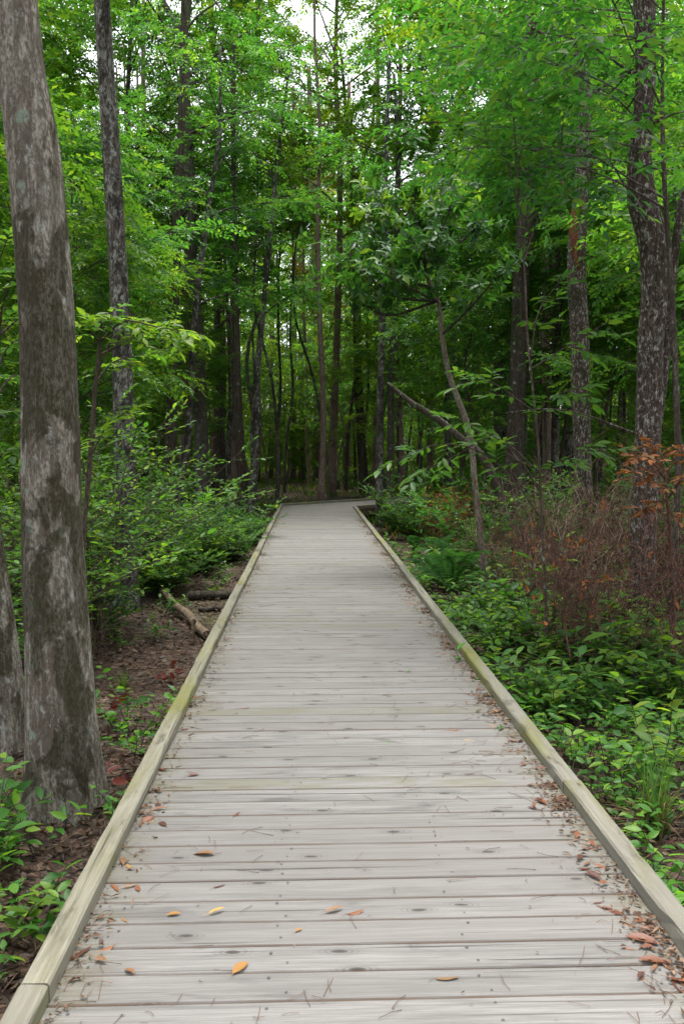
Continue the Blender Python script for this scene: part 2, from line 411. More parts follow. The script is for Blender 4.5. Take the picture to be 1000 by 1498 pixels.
PM = [plank_mesh([(-hw, -w_), (hw, -w_), (hw, w_), (-hw, w_)], random.choices([0, .0006, -.0006, .0012], k=4)) for w_ in (.0697, .0691, .0688, .0694, .068, .0699)]
yk = 0.35
while yk < 23.32:
    p = place('plank', random.choice(PM), boardwalk)
    p.location = (XC + random.uniform(-.003, .003), yk, random.uniform(-.0015, .0015))
    p.rotation_euler = (random.uniform(-.006, .006), random.uniform(-.0006, .0006), random.uniform(-.0015, .0015) + (math.pi if random.random() < .5 else 0))
    yk += pitch
y_end = yk - pitch / 2
# turning wedge: planks cut along the mitre line
m1 = PIV + vd * 2.06; f0 = m1 - ud * 0.835
yw = y_end
while yw < m1[1] - .05:
    y0, y1 = yw + .002, min(yw + pitch - .002, m1[1] - .01)
    lx = lambda y: XL if y < f0[1] else XL + (y - f0[1]) * ud[0] / ud[1]
    rx = lambda y: PIV[0] + (max(y, PIV[1]) - PIV[1]) * vd[0] / vd[1] - .004
    if rx(y1) - lx(y1) > .03:
        c = np.array([(lx(y0), y0), (rx(y0), y0), (rx(y1), y1), (lx(y1), y1)]); ct = np.array([XC, (y0 + y1) / 2])
        p = place('plank', plank_mesh(c - ct, [0] * 4), boardwalk); p.location = (*ct, 0)
    yw += pitch
L2 = 7.0; ang2 = math.atan2(ud[1], ud[0])
s = pitch / 2 + .002
PM2 = plank_mesh([(-1.03, -.0685), (1.03, -.0685), (1.03, .0685), (-1.03, .0685)], [0, .0006, 0, 0])
while s < L2:
    p = place('plank', PM2, boardwalk); c = PIV + ud * s + vd * 1.03
    p.location = (*c, random.uniform(-.001, .001)); p.rotation_euler = (0, 0, ang2 + R(90) + (math.pi if random.random() < .5 else 0))
    s += pitch

def timber(P, Q_, w_, h_, z0, name, mat, bev=.008, seed=0):
    P = np.asarray(P, float); Q_ = np.asarray(Q_, float); L = np.linalg.norm(Q_ - P); n_ = max(2, int(L / .09))
    prof = np.array([(-w_/2, 0), (w_/2, 0), (w_/2, h_ - bev), (w_/2 - bev, h_), (-w_/2 + bev, h_), (-w_/2, h_ - bev)])
    V = []; 
    for k in range(n_ + 1):
        yy = L * (k / n_ - .5)
        for a, (px_, pz_) in enumerate(prof):
            dx = dz = 0.0
            if bev > 0 and a >= 2:
                nn = mnoise.noise(Vector((yy * 6 + seed, a * 7.7, seed)))
                wear = -max(0, nn - .25) * .022
                dx = wear * (1 if px_ > 0 else -1) * .8 + .0018 * mnoise.noise(Vector((yy * 1.1, seed, a)))
                dz = wear * .6 + .002 * mnoise.noise(Vector((yy * 1.3, seed + 9, 0)))
            V.append((px_ + dx, yy, pz_ + dz))
    Q2 = []
    m_ = len(prof)
    for k in range(n_):
        for a in range(m_):
            b_ = (a + 1) % m_
            Q2.append([k*m_ + a, (k+1)*m_ + a, (k+1)*m_ + b_, k*m_ + b_])
    T2 = []
    for k, rev in ((0, False), (n_, True)):
        for a in range(1, m_ - 1):
            t_ = [k*m_, k*m_ + a, k*m_ + a + 1]
            T2.append(t_[::-1] if rev else t_)
    o = place(name, MB().add(V, T2, Q2).mesh(name, mat), boardwalk)
    mid = (P + Q_) / 2; o.location = (*mid, z0); o.rotation_euler = (0, 0, math.atan2(Q_[1] - P[1], Q_[0] - P[0]) - R(90))
    return o
CW, CH = .083, .056
for side, xc in ((-1, XL + CW / 2), (1, XR - CW / 2)):
    yj = [0.3, 2.43, 6.2, 9.85, 13.5, 17.1, 20.7, 24.22 if side < 0 else 23.38] if side < 0 else [0.3, 3.9, 7.55, 11.2, 14.8, 18.4, 23.36]
    for a, b in zip(yj[:-1], yj[1:]):
        dx = random.uniform(-.004, .004)
        timber((xc + dx, a + .0012), (xc + dx + random.uniform(-.004, .004), b - .0012), CW, CH, .0025, 'curb_board', M['curb'], seed=a + 31 * side)
q0 = f0 - vd * CW / 2; 
for a, b in ((0.02, 3.5), (3.506, 7.8)):
    timber(q0 + ud * a, q0 + ud * b, CW, CH, .0025, 'curb_board', M['curb'], seed=a + 77)
q1 = PIV + vd * CW / 2
for a, b in ((0.06, 3.6), (3.606, 7.0)):
    timber(q1 + ud * a, q1 + ud * b, CW, CH, .0025, 'curb_board', M['curb'], seed=a + 99)
for xj in (XL + .04, XL + .7, XR - .7, XR - .04):
    timber((xj, .3), (xj, 23.3), .04, .18, -PT - .185, 'joist', M['joist'], 0)
for off in (.06, .7, 1.36, 2.0):
    timber(PIV + vd * off + ud * .1, PIV + vd * off + ud * 7.0, .04, .18, -PT - .185, 'joist', M['joist'], 0)
for yp in (3.2, 6.8, 10.4, 14.0, 17.6, 21.2):
    for xj in (XL + .12, XR - .12):
        o = place('post', MB().add([(sx*.045, sy*.045, z) for z in (-.6, -.04) for sx, sy in ((-1,-1),(1,-1),(1,1),(-1,1))], None, [[0,1,5,4],[1,2,6,5],[2,3,7,6],[3,0,4,7],[4,5,6,7]]).mesh('post', M['joist']), boardwalk)
        o.location = (xj, yp, 0)
mb = MB(); yk = 0.35
a6 = np.arange(6) / 6 * 2 * np.pi
while yk < 15:
    for xj in (XL + .17, XL + .72, XR - .72, XR - .17):
        for dy in (-.035, .036):
            cx, cy2 = xj + random.uniform(-.03, .03), yk + dy + random.uniform(-.012, .012)
            r_ = random.uniform(.0035, .006)
            mb.add([(cx + r_*math.cos(t), cy2 + r_*math.sin(t), .0026) for t in a6] + [(cx, cy2, .0034)], [[k, (k+1) % 6, 6] for k in range(6)])
    yk += pitch
place('nail_heads', mb.mesh('nail_heads', M['nail']), boardwalk, 'stuff')

# ------------------------------------------------------------------ growing trees
def grow_limbs(g_, trunk, rad, lo, n_limb, limb_len, elev=28, flat=30, n_sec=7, sec_len=1.1, n_spr=6, spr_len=.45, top=None, az0=None, azw=None, shape='dome'):
    """Limbs and twigs round a trunk polyline; returns the wood and the bases and directions of the leafy sprays."""
    wd = MB(); zs = trunk[:, 2]; top = top or zs[-1]
    SB, SD = [], []; PA, PB, PR = [], [], []
    for i in range(n_limb):
        f = (i + g_.uniform(.1, .9)) / n_limb
        h = lo + (top - lo) * f
        p0 = np.array([np.interp(h, zs, trunk[:, k]) for k in range(3)]); rt = np.interp(h, zs, rad)
        az = (i * 2.4 + g_.uniform(-.5, .5)) if az0 is None else az0 + g_.uniform(-azw, azw)
        prof = (.55 + .5 * math.sin(math.pi * min(1, f * .85 + .12))) if shape == 'dome' else (1.05 - .75 * f)
        L = limb_len * prof * g_.uniform(.7, 1.2)
        el = R(elev + g_.uniform(-14, 18) + 25 * f * (shape == 'dome'))
        pts = [p0]; ns = 6
        for k in range(ns):
            d = np.array([math.cos(el) * math.cos(az), math.cos(el) * math.sin(az), math.sin(el)])
            pts.append(pts[-1] + d * L / ns); az += g_.uniform(-.22, .22); el -= R(flat) / ns + g_.uniform(-.08, .08)
        pts = np.array(pts); r0 = min(rt * .5, .012 * L + .012)
        tube(wd, pts, np.linspace(r0, .004, ns + 1), 5, False)
        for q in range(n_sec):
            t = .22 + .78 * (q + g_.uniform(.2, 1)) / n_sec; t = min(t, 1.0)
            kk = min(int(t * ns), ns - 1); fr = t * ns - kk
            b_ = pts[kk] * (1 - fr) + pts[kk + 1] * fr; dl = norm(pts[kk + 1] - pts[kk])
            sgn = 1 if q % 2 else -1
            a2 = math.atan2(dl[1], dl[0]) + sgn * R(g_.uniform(25, 80)); e2 = R(g_.normal(6, 16))
            L2_ = sec_len * (1.15 - .55 * t) * g_.uniform(.6, 1.25)
            d2 = np.array([math.cos(e2) * math.cos(a2), math.cos(e2) * math.sin(a2), math.sin(e2)])
            mid = b_ + d2 * L2_ * .5; end = b_ + d2 * L2_ + np.array([0, 0, -.08 * L2_])
            PA += [b_, mid]; PB += [mid, end]; PR += [(.007, .005), (.005, .002)]
            for m_ in range(n_spr):
                s_ = .2 + .8 * (m_ + g_.uniform(0, 1)) / n_spr
                c_ = b_ + (end - b_) * s_
                a3 = a2 + (1 if m_ % 2 else -1) * R(g_.uniform(10, 75)); e3 = e2 * .5 + R(g_.normal(-4, 18))
                SB.append(c_); SD.append((math.cos(e3) * math.cos(a3), math.cos(e3) * math.sin(a3), math.sin(e3)))
        SB.append(pts[-1]); SD.append(dl)
    PR = np.array(PR) if PR else np.zeros((0, 2))
    if len(PA): prisms(wd, np.array(PA), np.array(PB), PR[:, 0], PR[:, 1])
    return wd, np.array(SB), np.array(SD)

def sprays(g_, SB, SD, spr_len, nl, L, W_, jit=.35, droop=.25, spread=.9, rnd_hi=1.0, tip=False):
    """Leaves set alternately along each spray, roughly in one plane."""
    m = len(SB); SD = norm(SD + np.array([0, 0, -droop * .3]))
    up = np.array([0, 0, 1.]) + rvec(g_, m, jit * .7); N = norm(up - (up * SD).sum(1, keepdims=True) * SD)
    Sd = np.cross(N, SD)
    sl = spr_len * g_.uniform(.6, 1.25, m)
    P, D, NN, RR = [], [], [], []
    base_r = g_.beta(2, 2.2, m) * rnd_hi
    for k in range(nl):
        t = (k + .6) / nl; sg = 1 if k % 2 else -1
        if k == nl - 1: sg = 0
        pos = SB + SD * (sl * t)[:, None] + np.array([0, 0, -1]) * (droop * sl * t * t * .5)[:, None]
        d = SD * (.45 + .3 * t) + Sd * sg * spread + np.array([0, 0, -droop * .8]) + rvec(g_, m, .18)
        P.append(pos); D.append(d); NN.append(N + rvec(g_, m, jit)); RR.append(np.clip(base_r + g_.normal(0, .14, m) + (.15 * t if tip else 0), 0, 1))
    P = np.concatenate(P); n_ = len(P)
    D = norm(np.concatenate(D)); NN = np.concatenate(NN); NN = norm(NN - (NN * D).sum(1, keepdims=True) * D)
    return P, D, NN, L * g_.uniform(.65, 1.25, n_), W_ * g_.uniform(.7, 1.2, n_), np.concatenate(RR)

def crown_mesh(g_, SB, SD, mat, spr_len=.45, nl=9, L=.085, W_=.045, kind='lo', name='crown', **kw):
    mb = MB(); P, D, N, LL, WW, rr = sprays(g_, SB, SD, spr_len, nl, L, W_, **kw)
    add_leaves(mb, P, D, N, LL, WW, rr, kind)
    prisms(mb, SB, SB + norm(SD) * spr_len * .9, .0025, .001, 0.05) if False else None
    return mb.mesh(name, mat)

def local_trunk(pts_px, d, top_h=None, drop=True):
    """Pixel stations at depth d -> world polyline from the ground up, extended to top_h."""
    P = [at(x, y, d) for x, y in pts_px]
    z0 = gz(P[0][0], P[0][1]) - .08
    if drop and P[0][2] > z0 + .05:
        sl_ = (P[0] - P[1]) / max(P[0][2] - P[1][2], -99) if P[0][2] != P[1][2] else np.zeros(3)
        k = (P[0][2] - z0); dirv = (P[0] - P[1]) / abs(P[0][2] - P[1][2])
        P.insert(0, P[0] + np.array([dirv[0] * k * .5, dirv[1] * k * .5, -k]))
    else:
        P[0][2] = min(P[0][2], z0)
    if top_h and P[-1][2] < top_h:
        k = top_h - P[-1][2]; dirv = (P[-1] - P[-2]) / abs(P[-1][2] - P[-2][2])
        P.append(P[-1] + np.array([dirv[0] * k * .45, g_off(), k * .5])); P.append(P[-1] + np.array([dirv[0] * k * .3 + g_off(), g_off(), k * .5]))
    return np.array(P)
def g_off(): return float(rng.uniform(-.25, .25))

def lobes(mb, k0, sides, n, Q, amp, seed):
    V = mb.V[k0][:n * sides].reshape(n, sides, 3); a = np.arange(sides) / sides * 2 * np.pi
    w_ = np.exp(-np.maximum(Q[:, 2] - .03, 0) / .22)[:, None] * amp * np.maximum(0, np.cos(a * 2.5 + seed) ** 2 * (.6 + .4 * np.sin(a + seed * 2)))[None]
    V += (V - Q[:, None]) * np.array([1, 1, 0]) * w_[..., None]
def hero_tree(name, label, cat, d, pts, wpx, barkm, top_h=None, crown=None, sides=14, rings=50, rough=.05, flare=.25, group=None, forks=(), leafm='canopy', seed=0, stem='trunk'):
    g_ = np.random.default_rng(1000 + seed)
    P = local_trunk(pts, d, top_h)
    rad = [w_ * d / F / 2 for w_ in wpx]
    if len(P) > len(rad) and P[0][2] < at(*pts[0], d)[2] - .02: rad = [rad[0] * 1.1] + rad
    while len(rad) < len(P): rad.append(rad[-1] * .72)
    base = P[0].copy(); root = thing(name, base, label, cat, group)
    Q, rr = smooth_path(P - base, rings, rad)
    hh = Q[:, 2]; rr = rr * (1 + flare * np.exp(-np.maximum(hh - .05, 0) / .28))
    mb = MB(); tube(mb, Q, rr, sides, True, rough, seed * 3.3)
    if sides > 20: lobes(mb, 0, sides, len(Q), Q, .55, seed)
    for fp, fw in forks:
        FP = np.array([at(x, y, d) for x, y in fp]) - base
        FQ, fr = smooth_path(FP, 18, [w_ * d / F / 2 for w_ in fw]); tube(mb, FQ, fr, max(6, sides // 2), True, rough, seed + 5)
    place(stem, mb.mesh(stem, M[barkm], True), root)
    if crown:
        wd, SB, SD = grow_limbs(g_, Q, rr, **crown['grow'])
        place('branches', wd.mesh('branches', M[barkm if barkm != 'bark_hero' else 'bark_grey'], True), root, 'stuff')
        place('crown', crown_mesh(g_, SB, SD, M[leafm], **crown.get('leaf', {})), root, 'stuff')
    return root, base, Q, rr

def CR(lo, n=12, ln=2.6, top=None, **leaf):
    return dict(grow=dict(lo=lo, n_limb=n, limb_len=ln, n_sec=7, sec_len=1.2, n_spr=6), leaf=dict(dict(spr_len=.5, nl=10, L=.12, W_=.062), **leaf))

# --- foreground and middle trunks, each where it stands
hero_tree('hardwood_tree', 'thick leaning tree with dark moss and lichen patches beside the left curb', 'tree', 4.83,
          [(96, 1185), (88, 1000), (77, 800), (73, 600), (65, 400), (46, 200), (30, 100), (22, 0)], [106, 97, 88, 81, 76, 72, 66, 61], 'bark_hero', 14, dict(grow=dict(lo=8.2, n_limb=10, limb_len=2.6, az0=R(180), azw=1.3), leaf=dict(L=.12, W_=.06)), 56, 170, .045, .16, seed=1)
hero_tree('hardwood_tree', 'mossy trunk cut off by the left edge behind the thick leaning tree', 'tree', 5.7,
          [(12, 1120), (4, 1000), (-8, 900), (-24, 780), (-50, 500)], [62, 58, 54, 50, 46], 'bark_hero', 12, CR(7.5, 10, 2.2), 36, 100, .05, .2, seed=2)
hero_tree('hardwood_tree', 'tall straight trunk mottled black and pale lichen rising from the left shrubs', 'tree', 11,
          [(185, 850), (181, 600), (173, 400), (161, 200), (149, 0)], [31, 29, 26, 25, 22], 'bark_lichen', 16, CR(7.2, 14, 2.8), 28, 120, .04, .2, seed=3)
hero_tree('hardwood_tree', 'dark brown trunk left of the pale leaning stem', 'tree', 24,
          [(250, 700), (251, 600), (252, 520), (258, 350), (262, 250)], [18, 17, 16, 14, 12], 'bark_brown', 15, CR(6.0, 12, 2.8), seed=4)
hero_tree('hardwood_tree', 'pale lichen covered stem leaning right in front of the grey straight trunk', 'tree', 22,
          [(256, 745), (267, 690), (276, 630), (280, 560), (283, 480), (292, 400), (306, 300)], [12, 11, 10, 9, 9, 8, 7], 'bark_lichen', 11, CR(5.4, 10, 2.2), seed=5)
hero_tree('hardwood_tree', 'grey straight trunk with a pale scar, forking near its top', 'tree', 27,
          [(296, 738), (293, 600), (289, 500), (281, 380), (272, 150), (265, 55), (232, -10)], [22, 19, 18, 16, 13, 11, 8], 'bark_grey', 16, CR(6.5, 14, 3.0), seed=6,
          forks=[([(267, 70), (274, 30), (279, -20)], [9, 8, 6])])
hero_tree('pine_tree', 'broad dark pine trunk right of the grey straight trunk', 'tree', 44,
          [(320, 713), (322, 600), (322, 520), (318, 400)], [19, 18, 17, 15], 'bark_pine', 24, CR(13, 14, 3.2, L=.14, W_=.06), seed=7)
hero_tree('hardwood_tree', 'thin pale stem between the dark pine and the twin trunks', 'tree', 28,
          [(335, 728), (334, 650), (338, 590), (337, 540), (333, 460)], [8, 8, 8, 7, 6], 'bark_lichen', 12, CR(6, 7, 1.7), seed=8)
hero_tree('hardwood_tree', 'dark twin trunk leaning left at the left of the bend', 'tree', 26,
          [(364, 742), (353, 680), (348, 600), (346, 540), (345, 470)], [15, 15, 14, 12, 10], 'bark_brown', 13, CR(6, 9, 1.8), seed=9)
hero_tree('hardwood_tree', 'black and white flecked trunk closest to the left curb near the bend', 'tree', 25.3,
          [(366, 757), (371, 700), (377, 620), (376, 560), (385, 450), (393, 370)], [13, 11, 10, 9, 8, 7], 'bark_lichen', 12, CR(5.6, 8, 1.6), seed=10,
          forks=[([(370, 705), (368, 640), (372, 560), (369, 480)], [5, 5, 4, 3])])
for k, (x0, x1, w_, d, b_, lab) in enumerate([
        (428, 430, 10, 55, 706, 'pine trunk beyond the bend, left one of the near pair'),
        (441, 441, 9, 57, 704, 'pine trunk beyond the bend, right one of the near pair'),
        (467, 461, 14, 52, 707, 'stout reddish pine standing straight beyond the bend'),
        (396, 398, 8, 60, 692, 'thin pale pine trunk above the left corner of the bend'),
        (507, 509, 12, 54, 708, 'brown pine trunk just left of the dark forked tree'),
        (549, 551, 11, 45, 712, 'dark pine trunk behind the slim tree at the end of the deck'),
        (482, 485, 6, 62, 700, 'narrow trunk between the stout reddish pine and the dark forked tree')]):
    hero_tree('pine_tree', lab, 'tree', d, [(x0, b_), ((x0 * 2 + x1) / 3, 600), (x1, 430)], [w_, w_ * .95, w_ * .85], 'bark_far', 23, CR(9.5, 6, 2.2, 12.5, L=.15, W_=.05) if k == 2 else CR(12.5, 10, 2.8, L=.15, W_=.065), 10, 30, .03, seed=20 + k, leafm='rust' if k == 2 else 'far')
hero_tree('hardwood_tree', 'dark slender tree that forks high above the end of the deck', 'tree', 40,
          [(533, 724), (524, 560), (521, 430), (517, 320), (516, 265), (508, 190), (500, 90)], [14, 13, 12, 10, 9, 6, 4], 'bark_dark', 19, CR(9.5, 9, 2.2), seed=30,
          forks=[([(516, 275), (528, 240), (541, 205), (548, 120)], [7, 6, 5, 4]), ([(517, 300), (512, 230), (516, 150)], [5, 4, 3])])
hero_tree('hardwood_tree', 'slim tree standing right at the inside corner of the bend', 'tree', 22.3,
          [(556, 772), (555, 700), (556, 600), (559, 480), (561, 400)], [13, 11, 11, 10, 9], 'bark_lichen', 11, CR(5.6, 7, 1.4), seed=31)
hero_tree('hardwood_tree', 'grey trunk half hidden behind the slim tree at the corner', 'tree', 31,
          [(570, 745), (571, 640), (573, 520), (578, 420), (580, 330)], [11, 10, 10, 9, 8], 'bark_grey', 14, CR(6.5, 10, 2.4), seed=32)
hero_tree('leaning_tree', 'dead looking trunk leaning steeply left across the gap behind the sapling', 'tree', 17,
          [(722, 700), (705, 668), (672, 640), (640, 613), (602, 589), (566, 560)], [13, 12, 11, 10, 8, 5], 'bark_brown', None, None, 14, 40, .06, seed=33)
hero_tree('hardwood_tree', 'narrow dark trunk left of the thick dark trunk', 'tree', 26,
          [(727, 690), (727, 600), (727, 480), (730, 380)], [12, 11, 10, 9], 'bark_dark', 13, CR(6.5, 10, 2.4), seed=34)
hero_tree('hardwood_tree', 'thick dark trunk behind the right leaf sprays', 'tree', 19,
          [(750, 700), (757, 560), (760, 440), (768, 320), (775, 220), (776, 100)], [27, 24, 23, 25, 25, 22], 'bark_dark', 15, CR(6.8, 12, 2.6), 20, 70, .05, seed=35)
hero_tree('hardwood_tree', 'pale thin trunk close behind the thick dark trunk', 'tree', 22,
          [(764, 690), (768, 560), (772, 450), (780, 360)], [10, 9, 9, 8], 'bark_grey', 12, CR(6.2, 9, 2.2), seed=36)
hero_tree('hardwood_tree', 'brown trunk leaning slightly right between the dark and the broken trunk', 'tree', 24,
          [(786, 700), (790, 600), (797, 480), (803, 400)], [13, 12, 11, 9], 'bark_brown', 13, CR(6.3, 9, 2.2), seed=37)
hero_tree('hardwood_tree', 'straight flecked trunk directly left of the broken trunk', 'tree', 22.5,
          [(811, 690), (812, 560), (813, 430), (818, 300), (820, 200)], [12, 11, 10, 9, 8], 'bark_lichen', 13, CR(6.2, 10, 2.2), seed=38)
root, base, Q, rr = hero_tree('hardwood_tree', 'white flecked trunk with a torn reddish branch stub on its side', 'tree', 15,
          [(853, 745), (850, 600), (847, 480), (843, 400), (846, 320), (852, 250), (853, 130), (850, 0)], [26, 25, 27, 27, 25, 20, 18, 16], 'bark_white', 14, CR(7.2, 12, 2.4), 22, 90, .05, seed=39)
mb = MB(); SP = np.array([at(x, y, 14.85) for x, y in [(845, 395), (838, 340), (838, 300), (833, 278), (822, 268), (811, 260)]]) - base
tube(mb, *smooth_path(SP, 16, [.02, .075, .085, .06, .045, .02]), 9, True, .16, 4.4)
place('branch_stub', mb.mesh('branch_stub', M['rawwood'], True), root)
root, base, Q, rr = hero_tree('hardwood_tree', 'crooked brown tree flecked with white lichen rising from the dead thicket', 'tree', 9,
          [(940, 945), (939, 850), (943, 720), (949, 600), (951, 500), (957, 420), (954, 350), (938, 290), (935, 240), (938, 200), (944, 100), (942, 0)],
          [50, 38, 36, 37, 37, 38, 41, 41, 34, 28, 28, 30], 'bark_white', 13, CR(6.5, 14, 2.6), 36, 150, .05, .15, seed=40)
mb = MB(); SP = np.array([at(x, y, 9.12) for x, y in [(958, 640), (966, 560), (973, 500), (978, 430), (986, 370), (1000, 280)]]) - base
tube(mb, *smooth_path(SP, 40, [.05, .065, .065, .06, .05, .035]), 16, True, .06, 8.1)
for br, w_ in (([(940, 205), (905, 195), (868, 191), (820, 192), (760, 186)], .02), ([(938, 120), (900, 90), (855, 62), (800, 48)], .016), ([(955, 180), (980, 168), (1010, 160)], .016),
               ([(956, 445), (962, 452), (985, 405), (1004, 385)], .016), ([(945, 640), (905, 625), (850, 605), (800, 598), (740, 604)], .014), ([(948, 300), (925, 285), (895, 240), (870, 200)], .015)):
    BP = np.array([at(x, y, 9 - .12 * k) for k, (x, y) in enumerate(br)]) - base
    tube(mb, *smooth_path(BP, 14, np.linspace(w_, .004, len(br))), 6, True)
place('side_stem', mb.mesh('side_stem', M['bark_white'], True), root)

# ------------------------------------------------------------------ tree kinds that repeat through the wood
def tree_proto(seed, H, r0, lo, n_limb, ln, leafm, barkm, L, W_, nl=9, spr_len=.5, n_sec=7, n_spr=6, sec=1.2, bend=.35, shape='dome', elev=28, name='tree'):
    g_ = np.random.default_rng(seed)
    k = np.linspace(0, 1, 7); P = np.stack([np.cumsum(g_.normal(0, bend * .35, 7)), np.cumsum(g_.normal(0, bend * .35, 7)), k * H], -1); P[:, :2] -= P[0, :2]
    Q, rr = smooth_path(P, 26, np.linspace(r0, r0 * .25, 7)); rr *= 1 + .3 * np.exp(-Q[:, 2] / .25); Q[:, 2] -= .1
    mb = MB(); tube(mb, Q, rr, 9, True, .03, seed)
    tm = mb.mesh('trunk', M[barkm], True)
    wd, SB, SD = grow_limbs(g_, Q, rr, lo, n_limb, ln, elev, 30, n_sec, sec, n_spr, shape=shape)
    mb2 = wd; bm_ = mb2.mesh('branches', M[barkm], True)
    return tm, bm_, crown_mesh(g_, SB, SD, M[leafm], spr_len, nl, L, W_)
PROTO = {
    'under': [tree_proto(s_, H, .05, lo, 17, ln, lm, bk, .125, .062, 11, .5, 8, 7, 1.05) for s_, H, lo, ln, lm, bk in
              ((201, 7.5, 2.6, 2.2, 'canopy', 'bark_grey'), (202, 8.5, 3.2, 2.5, 'canopy_light', 'bark_lichen'), (203, 6.2, 2.0, 2.0, 'under', 'bark_dark'), (204, 9.5, 3.5, 2.6, 'canopy', 'bark_brown'), (205, 7.0, 2.8, 2.4, 'canopy_light', 'bark_grey'))],
    'tall': [tree_proto(s_, H, .14, lo, 22, ln, lm, bk, .165, .09, 12, .65, 9, 7, 1.6) for s_, H, lo, ln, lm, bk in
             ((211, 17, 6.0, 4.2, 'canopy', 'bark_grey'), (212, 19, 7.5, 4.4, 'canopy_light', 'bark_lichen'), (213, 15, 5.0, 3.8, 'canopy', 'bark_brown'), (214, 21, 8.0, 4.6, 'far', 'bark_far'))],
    'pine': [tree_proto(s_, 22, .16, 13, 9, 2.8, 'pine', 'bark_far', .2, .035, 12, .45, 6, 5, 1.1, .2) for s_ in (221, 222)],
    'airy': [tree_proto(s_, H, .045, lo, 13, ln, 'canopy_light' if s_ % 2 else 'far', 'bark_far', .13, .07, 9, .55, 7, 5, 1.0, .9) for s_, H, lo, ln in ((241, 6.5, 1.4, 1.9), (242, 8.5, 1.8, 2.2), (243, 7.5, 2.6, 2.3), (244, 9.5, 1.6, 2.0))],
    'pole': [tree_proto(s_, H, r0, 8.5, 9, 1.7, 'canopy_light', bk, .12, .06, 9, .5, 6, 5, .9, b_) for s_, H, r0, bk, b_ in ((251, 14, .075, 'bark_grey', .55), (252, 16, .10, 'bark_far', .4), (253, 13, .06, 'bark_lichen', .8), (254, 15, .085, 'bark_brown', .5))],
    'low': [tree_proto(s_, H, .025, .5, 15, ln, lm, 'bark_dark', .11, .06, 10, .45, 7, 6, .8, .3) for s_, H, ln, lm in ((231, 3.2, 1.3, 'far'), (232, 4.2, 1.5, 'canopy_light'), (233, 2.6, 1.2, 'under'))],
}
def put_tree(kind, v, x, y, sc, name, label, group):
    tm, bm_, cm = PROTO[kind][v]
    r_ = thing(name, (x, y, gz(x, y)), label, 'tree', group, rng.uniform(0, 6.28), sc)
    place('trunk', tm, r_); place('branches', bm_, r_, 'stuff'); place('crown', cm, r_, 'stuff')
    return r_
# leafy understory trees that make the middle of the picture
for k, (v, x, y, sc, lab) in enumerate([
        (1, -5.2, 12.5, 1.0, 'light green leafy tree behind the mottled left trunk'),
        (0, -4.1, 16.0, .95, 'leafy small tree hanging over the left of the path'),
        (3, -7.4, 15.5, 1.0, 'tall leafy understory tree far into the left wood'),
        (4, -3.9, 20.5, .9, 'leafy small tree nearest the left end of the deck'),
        (2, -5.6, 20.0, 1.1, 'dark bushy small tree behind the left shrubs'),
        (1, -9.2, 21.0, 1.1, 'bright leafy tree deep at the left behind others'),
        (3, -6.6, 27.0, 1.0, 'tall leafy tree beyond the grey straight trunk'),
        (0, 7.8, 13.0, .95, 'leafy small tree right of the crooked tree, half out of view'),
        (4, 7.4, 16.5, 1.1, 'light leafy tree behind the broken trunk'),
        (3, 5.0, 19.5, .9, 'leafy tree standing behind the steeply leaning trunk'),
        (2, 6.0, 21.0, 1.1, 'dark leafy small tree behind the thick dark trunk'),
        (1, 8.6, 19.5, 1.1, 'bright leafy tree deep at the right behind others'),
        (0, 5.4, 28.0, 1.05, 'leafy tree right of the bend behind its planks'),
        (3, 9.5, 26.0, 1.1, 'tall leafy tree far into the right wood'),
        (1, 5.2, 9.6, .9, 'leafy tree leaning in from the right edge'),
        (2, -3.7, 14.6, .9, 'low branched leafy tree behind the left shrubs'), (2, 3.6, 21.2, .95, 'low leafy tree behind the steeply leaning trunk'),
        (4, -8.0, 10.0, 1.0, 'leafy tree close at the left edge')]):
    put_tree('under', v, x, y, sc, 'understory_tree', lab, 'leafy understory trees')

taken = []
def free(x, y, md):
    if md > 1.6 and y < 31 and abs(x - .2) < 4.2: return False
    if y < 27 and abs(x - .2) < (2.4 if y < 24 else 3.0): return False
    q = np.array([x, y]) - PIV; s_ = q @ ud; t_ = q @ vd
    if -1 < s_ < 9 and -1.5 < t_ < 3.5: return False
    return all((x - a) ** 2 + (y - b_) ** 2 > md * md for a, b_ in taken)
RECS = []
OVER = [(3, .9, 37, 1.25), (3, -2.9, 34, 1.05), (3, 3.6, 35, 1.1), (1, -2.2, 61, 1.15), (1, 1.6, 64, 1.2), (0, -.4, 69, 1.3), (3, -4.4, 31, 1.0), (1, 5.2, 32.5, 1.0)]
def scatter(kind, count, ylo, yhi, md, names, slope=.42, sc=(.85, 1.2), clear=None, xmin=0):
    got = 0; tries = 0
    while got < count and tries < 6000:
        tries += 1
        y = math.sqrt(rng.uniform(ylo ** 2, yhi ** 2)); x = rng.uniform(-1, 1) * (y * slope + 3) + y * .035
        if abs(x) < xmin or not free(x, y, md) or (clear and clear(x, y)): continue
        taken.append((x, y)); got += 1
        nm, lab, grp = names(x, y); v_ = int(rng.integers(len(PROTO[kind])))
        RECS.append((kind, v_, x, y, put_tree(kind, v_, x, y, rng.uniform(*sc), nm, lab, grp)))
side = lambda x, y: 'left' if x < y * .0 - .3 else 'right'
glade = lambda x, y: y > 45 and abs(x + .012 * y) < .18 * y      # an opening in the canopy past the bend
gapc = lambda x, y: abs(x - y * -.012) < 1.4 + .02 * y and y < 62      # the open line of sight past the bend
scatter('tall', 24, 17, 40, 2.0, lambda x, y: ('hardwood_tree', f'tall leafy hardwood in the middle distance of the {side(x, y)} wood', f'tall hardwoods of the {side(x, y)} wood'), clear=gapc)
scatter('tall', 16, 40, 78, 3.0, lambda x, y: ('hardwood_tree', 'tall distant hardwood of the far wood beyond the bend', 'distant hardwoods'), clear=glade)
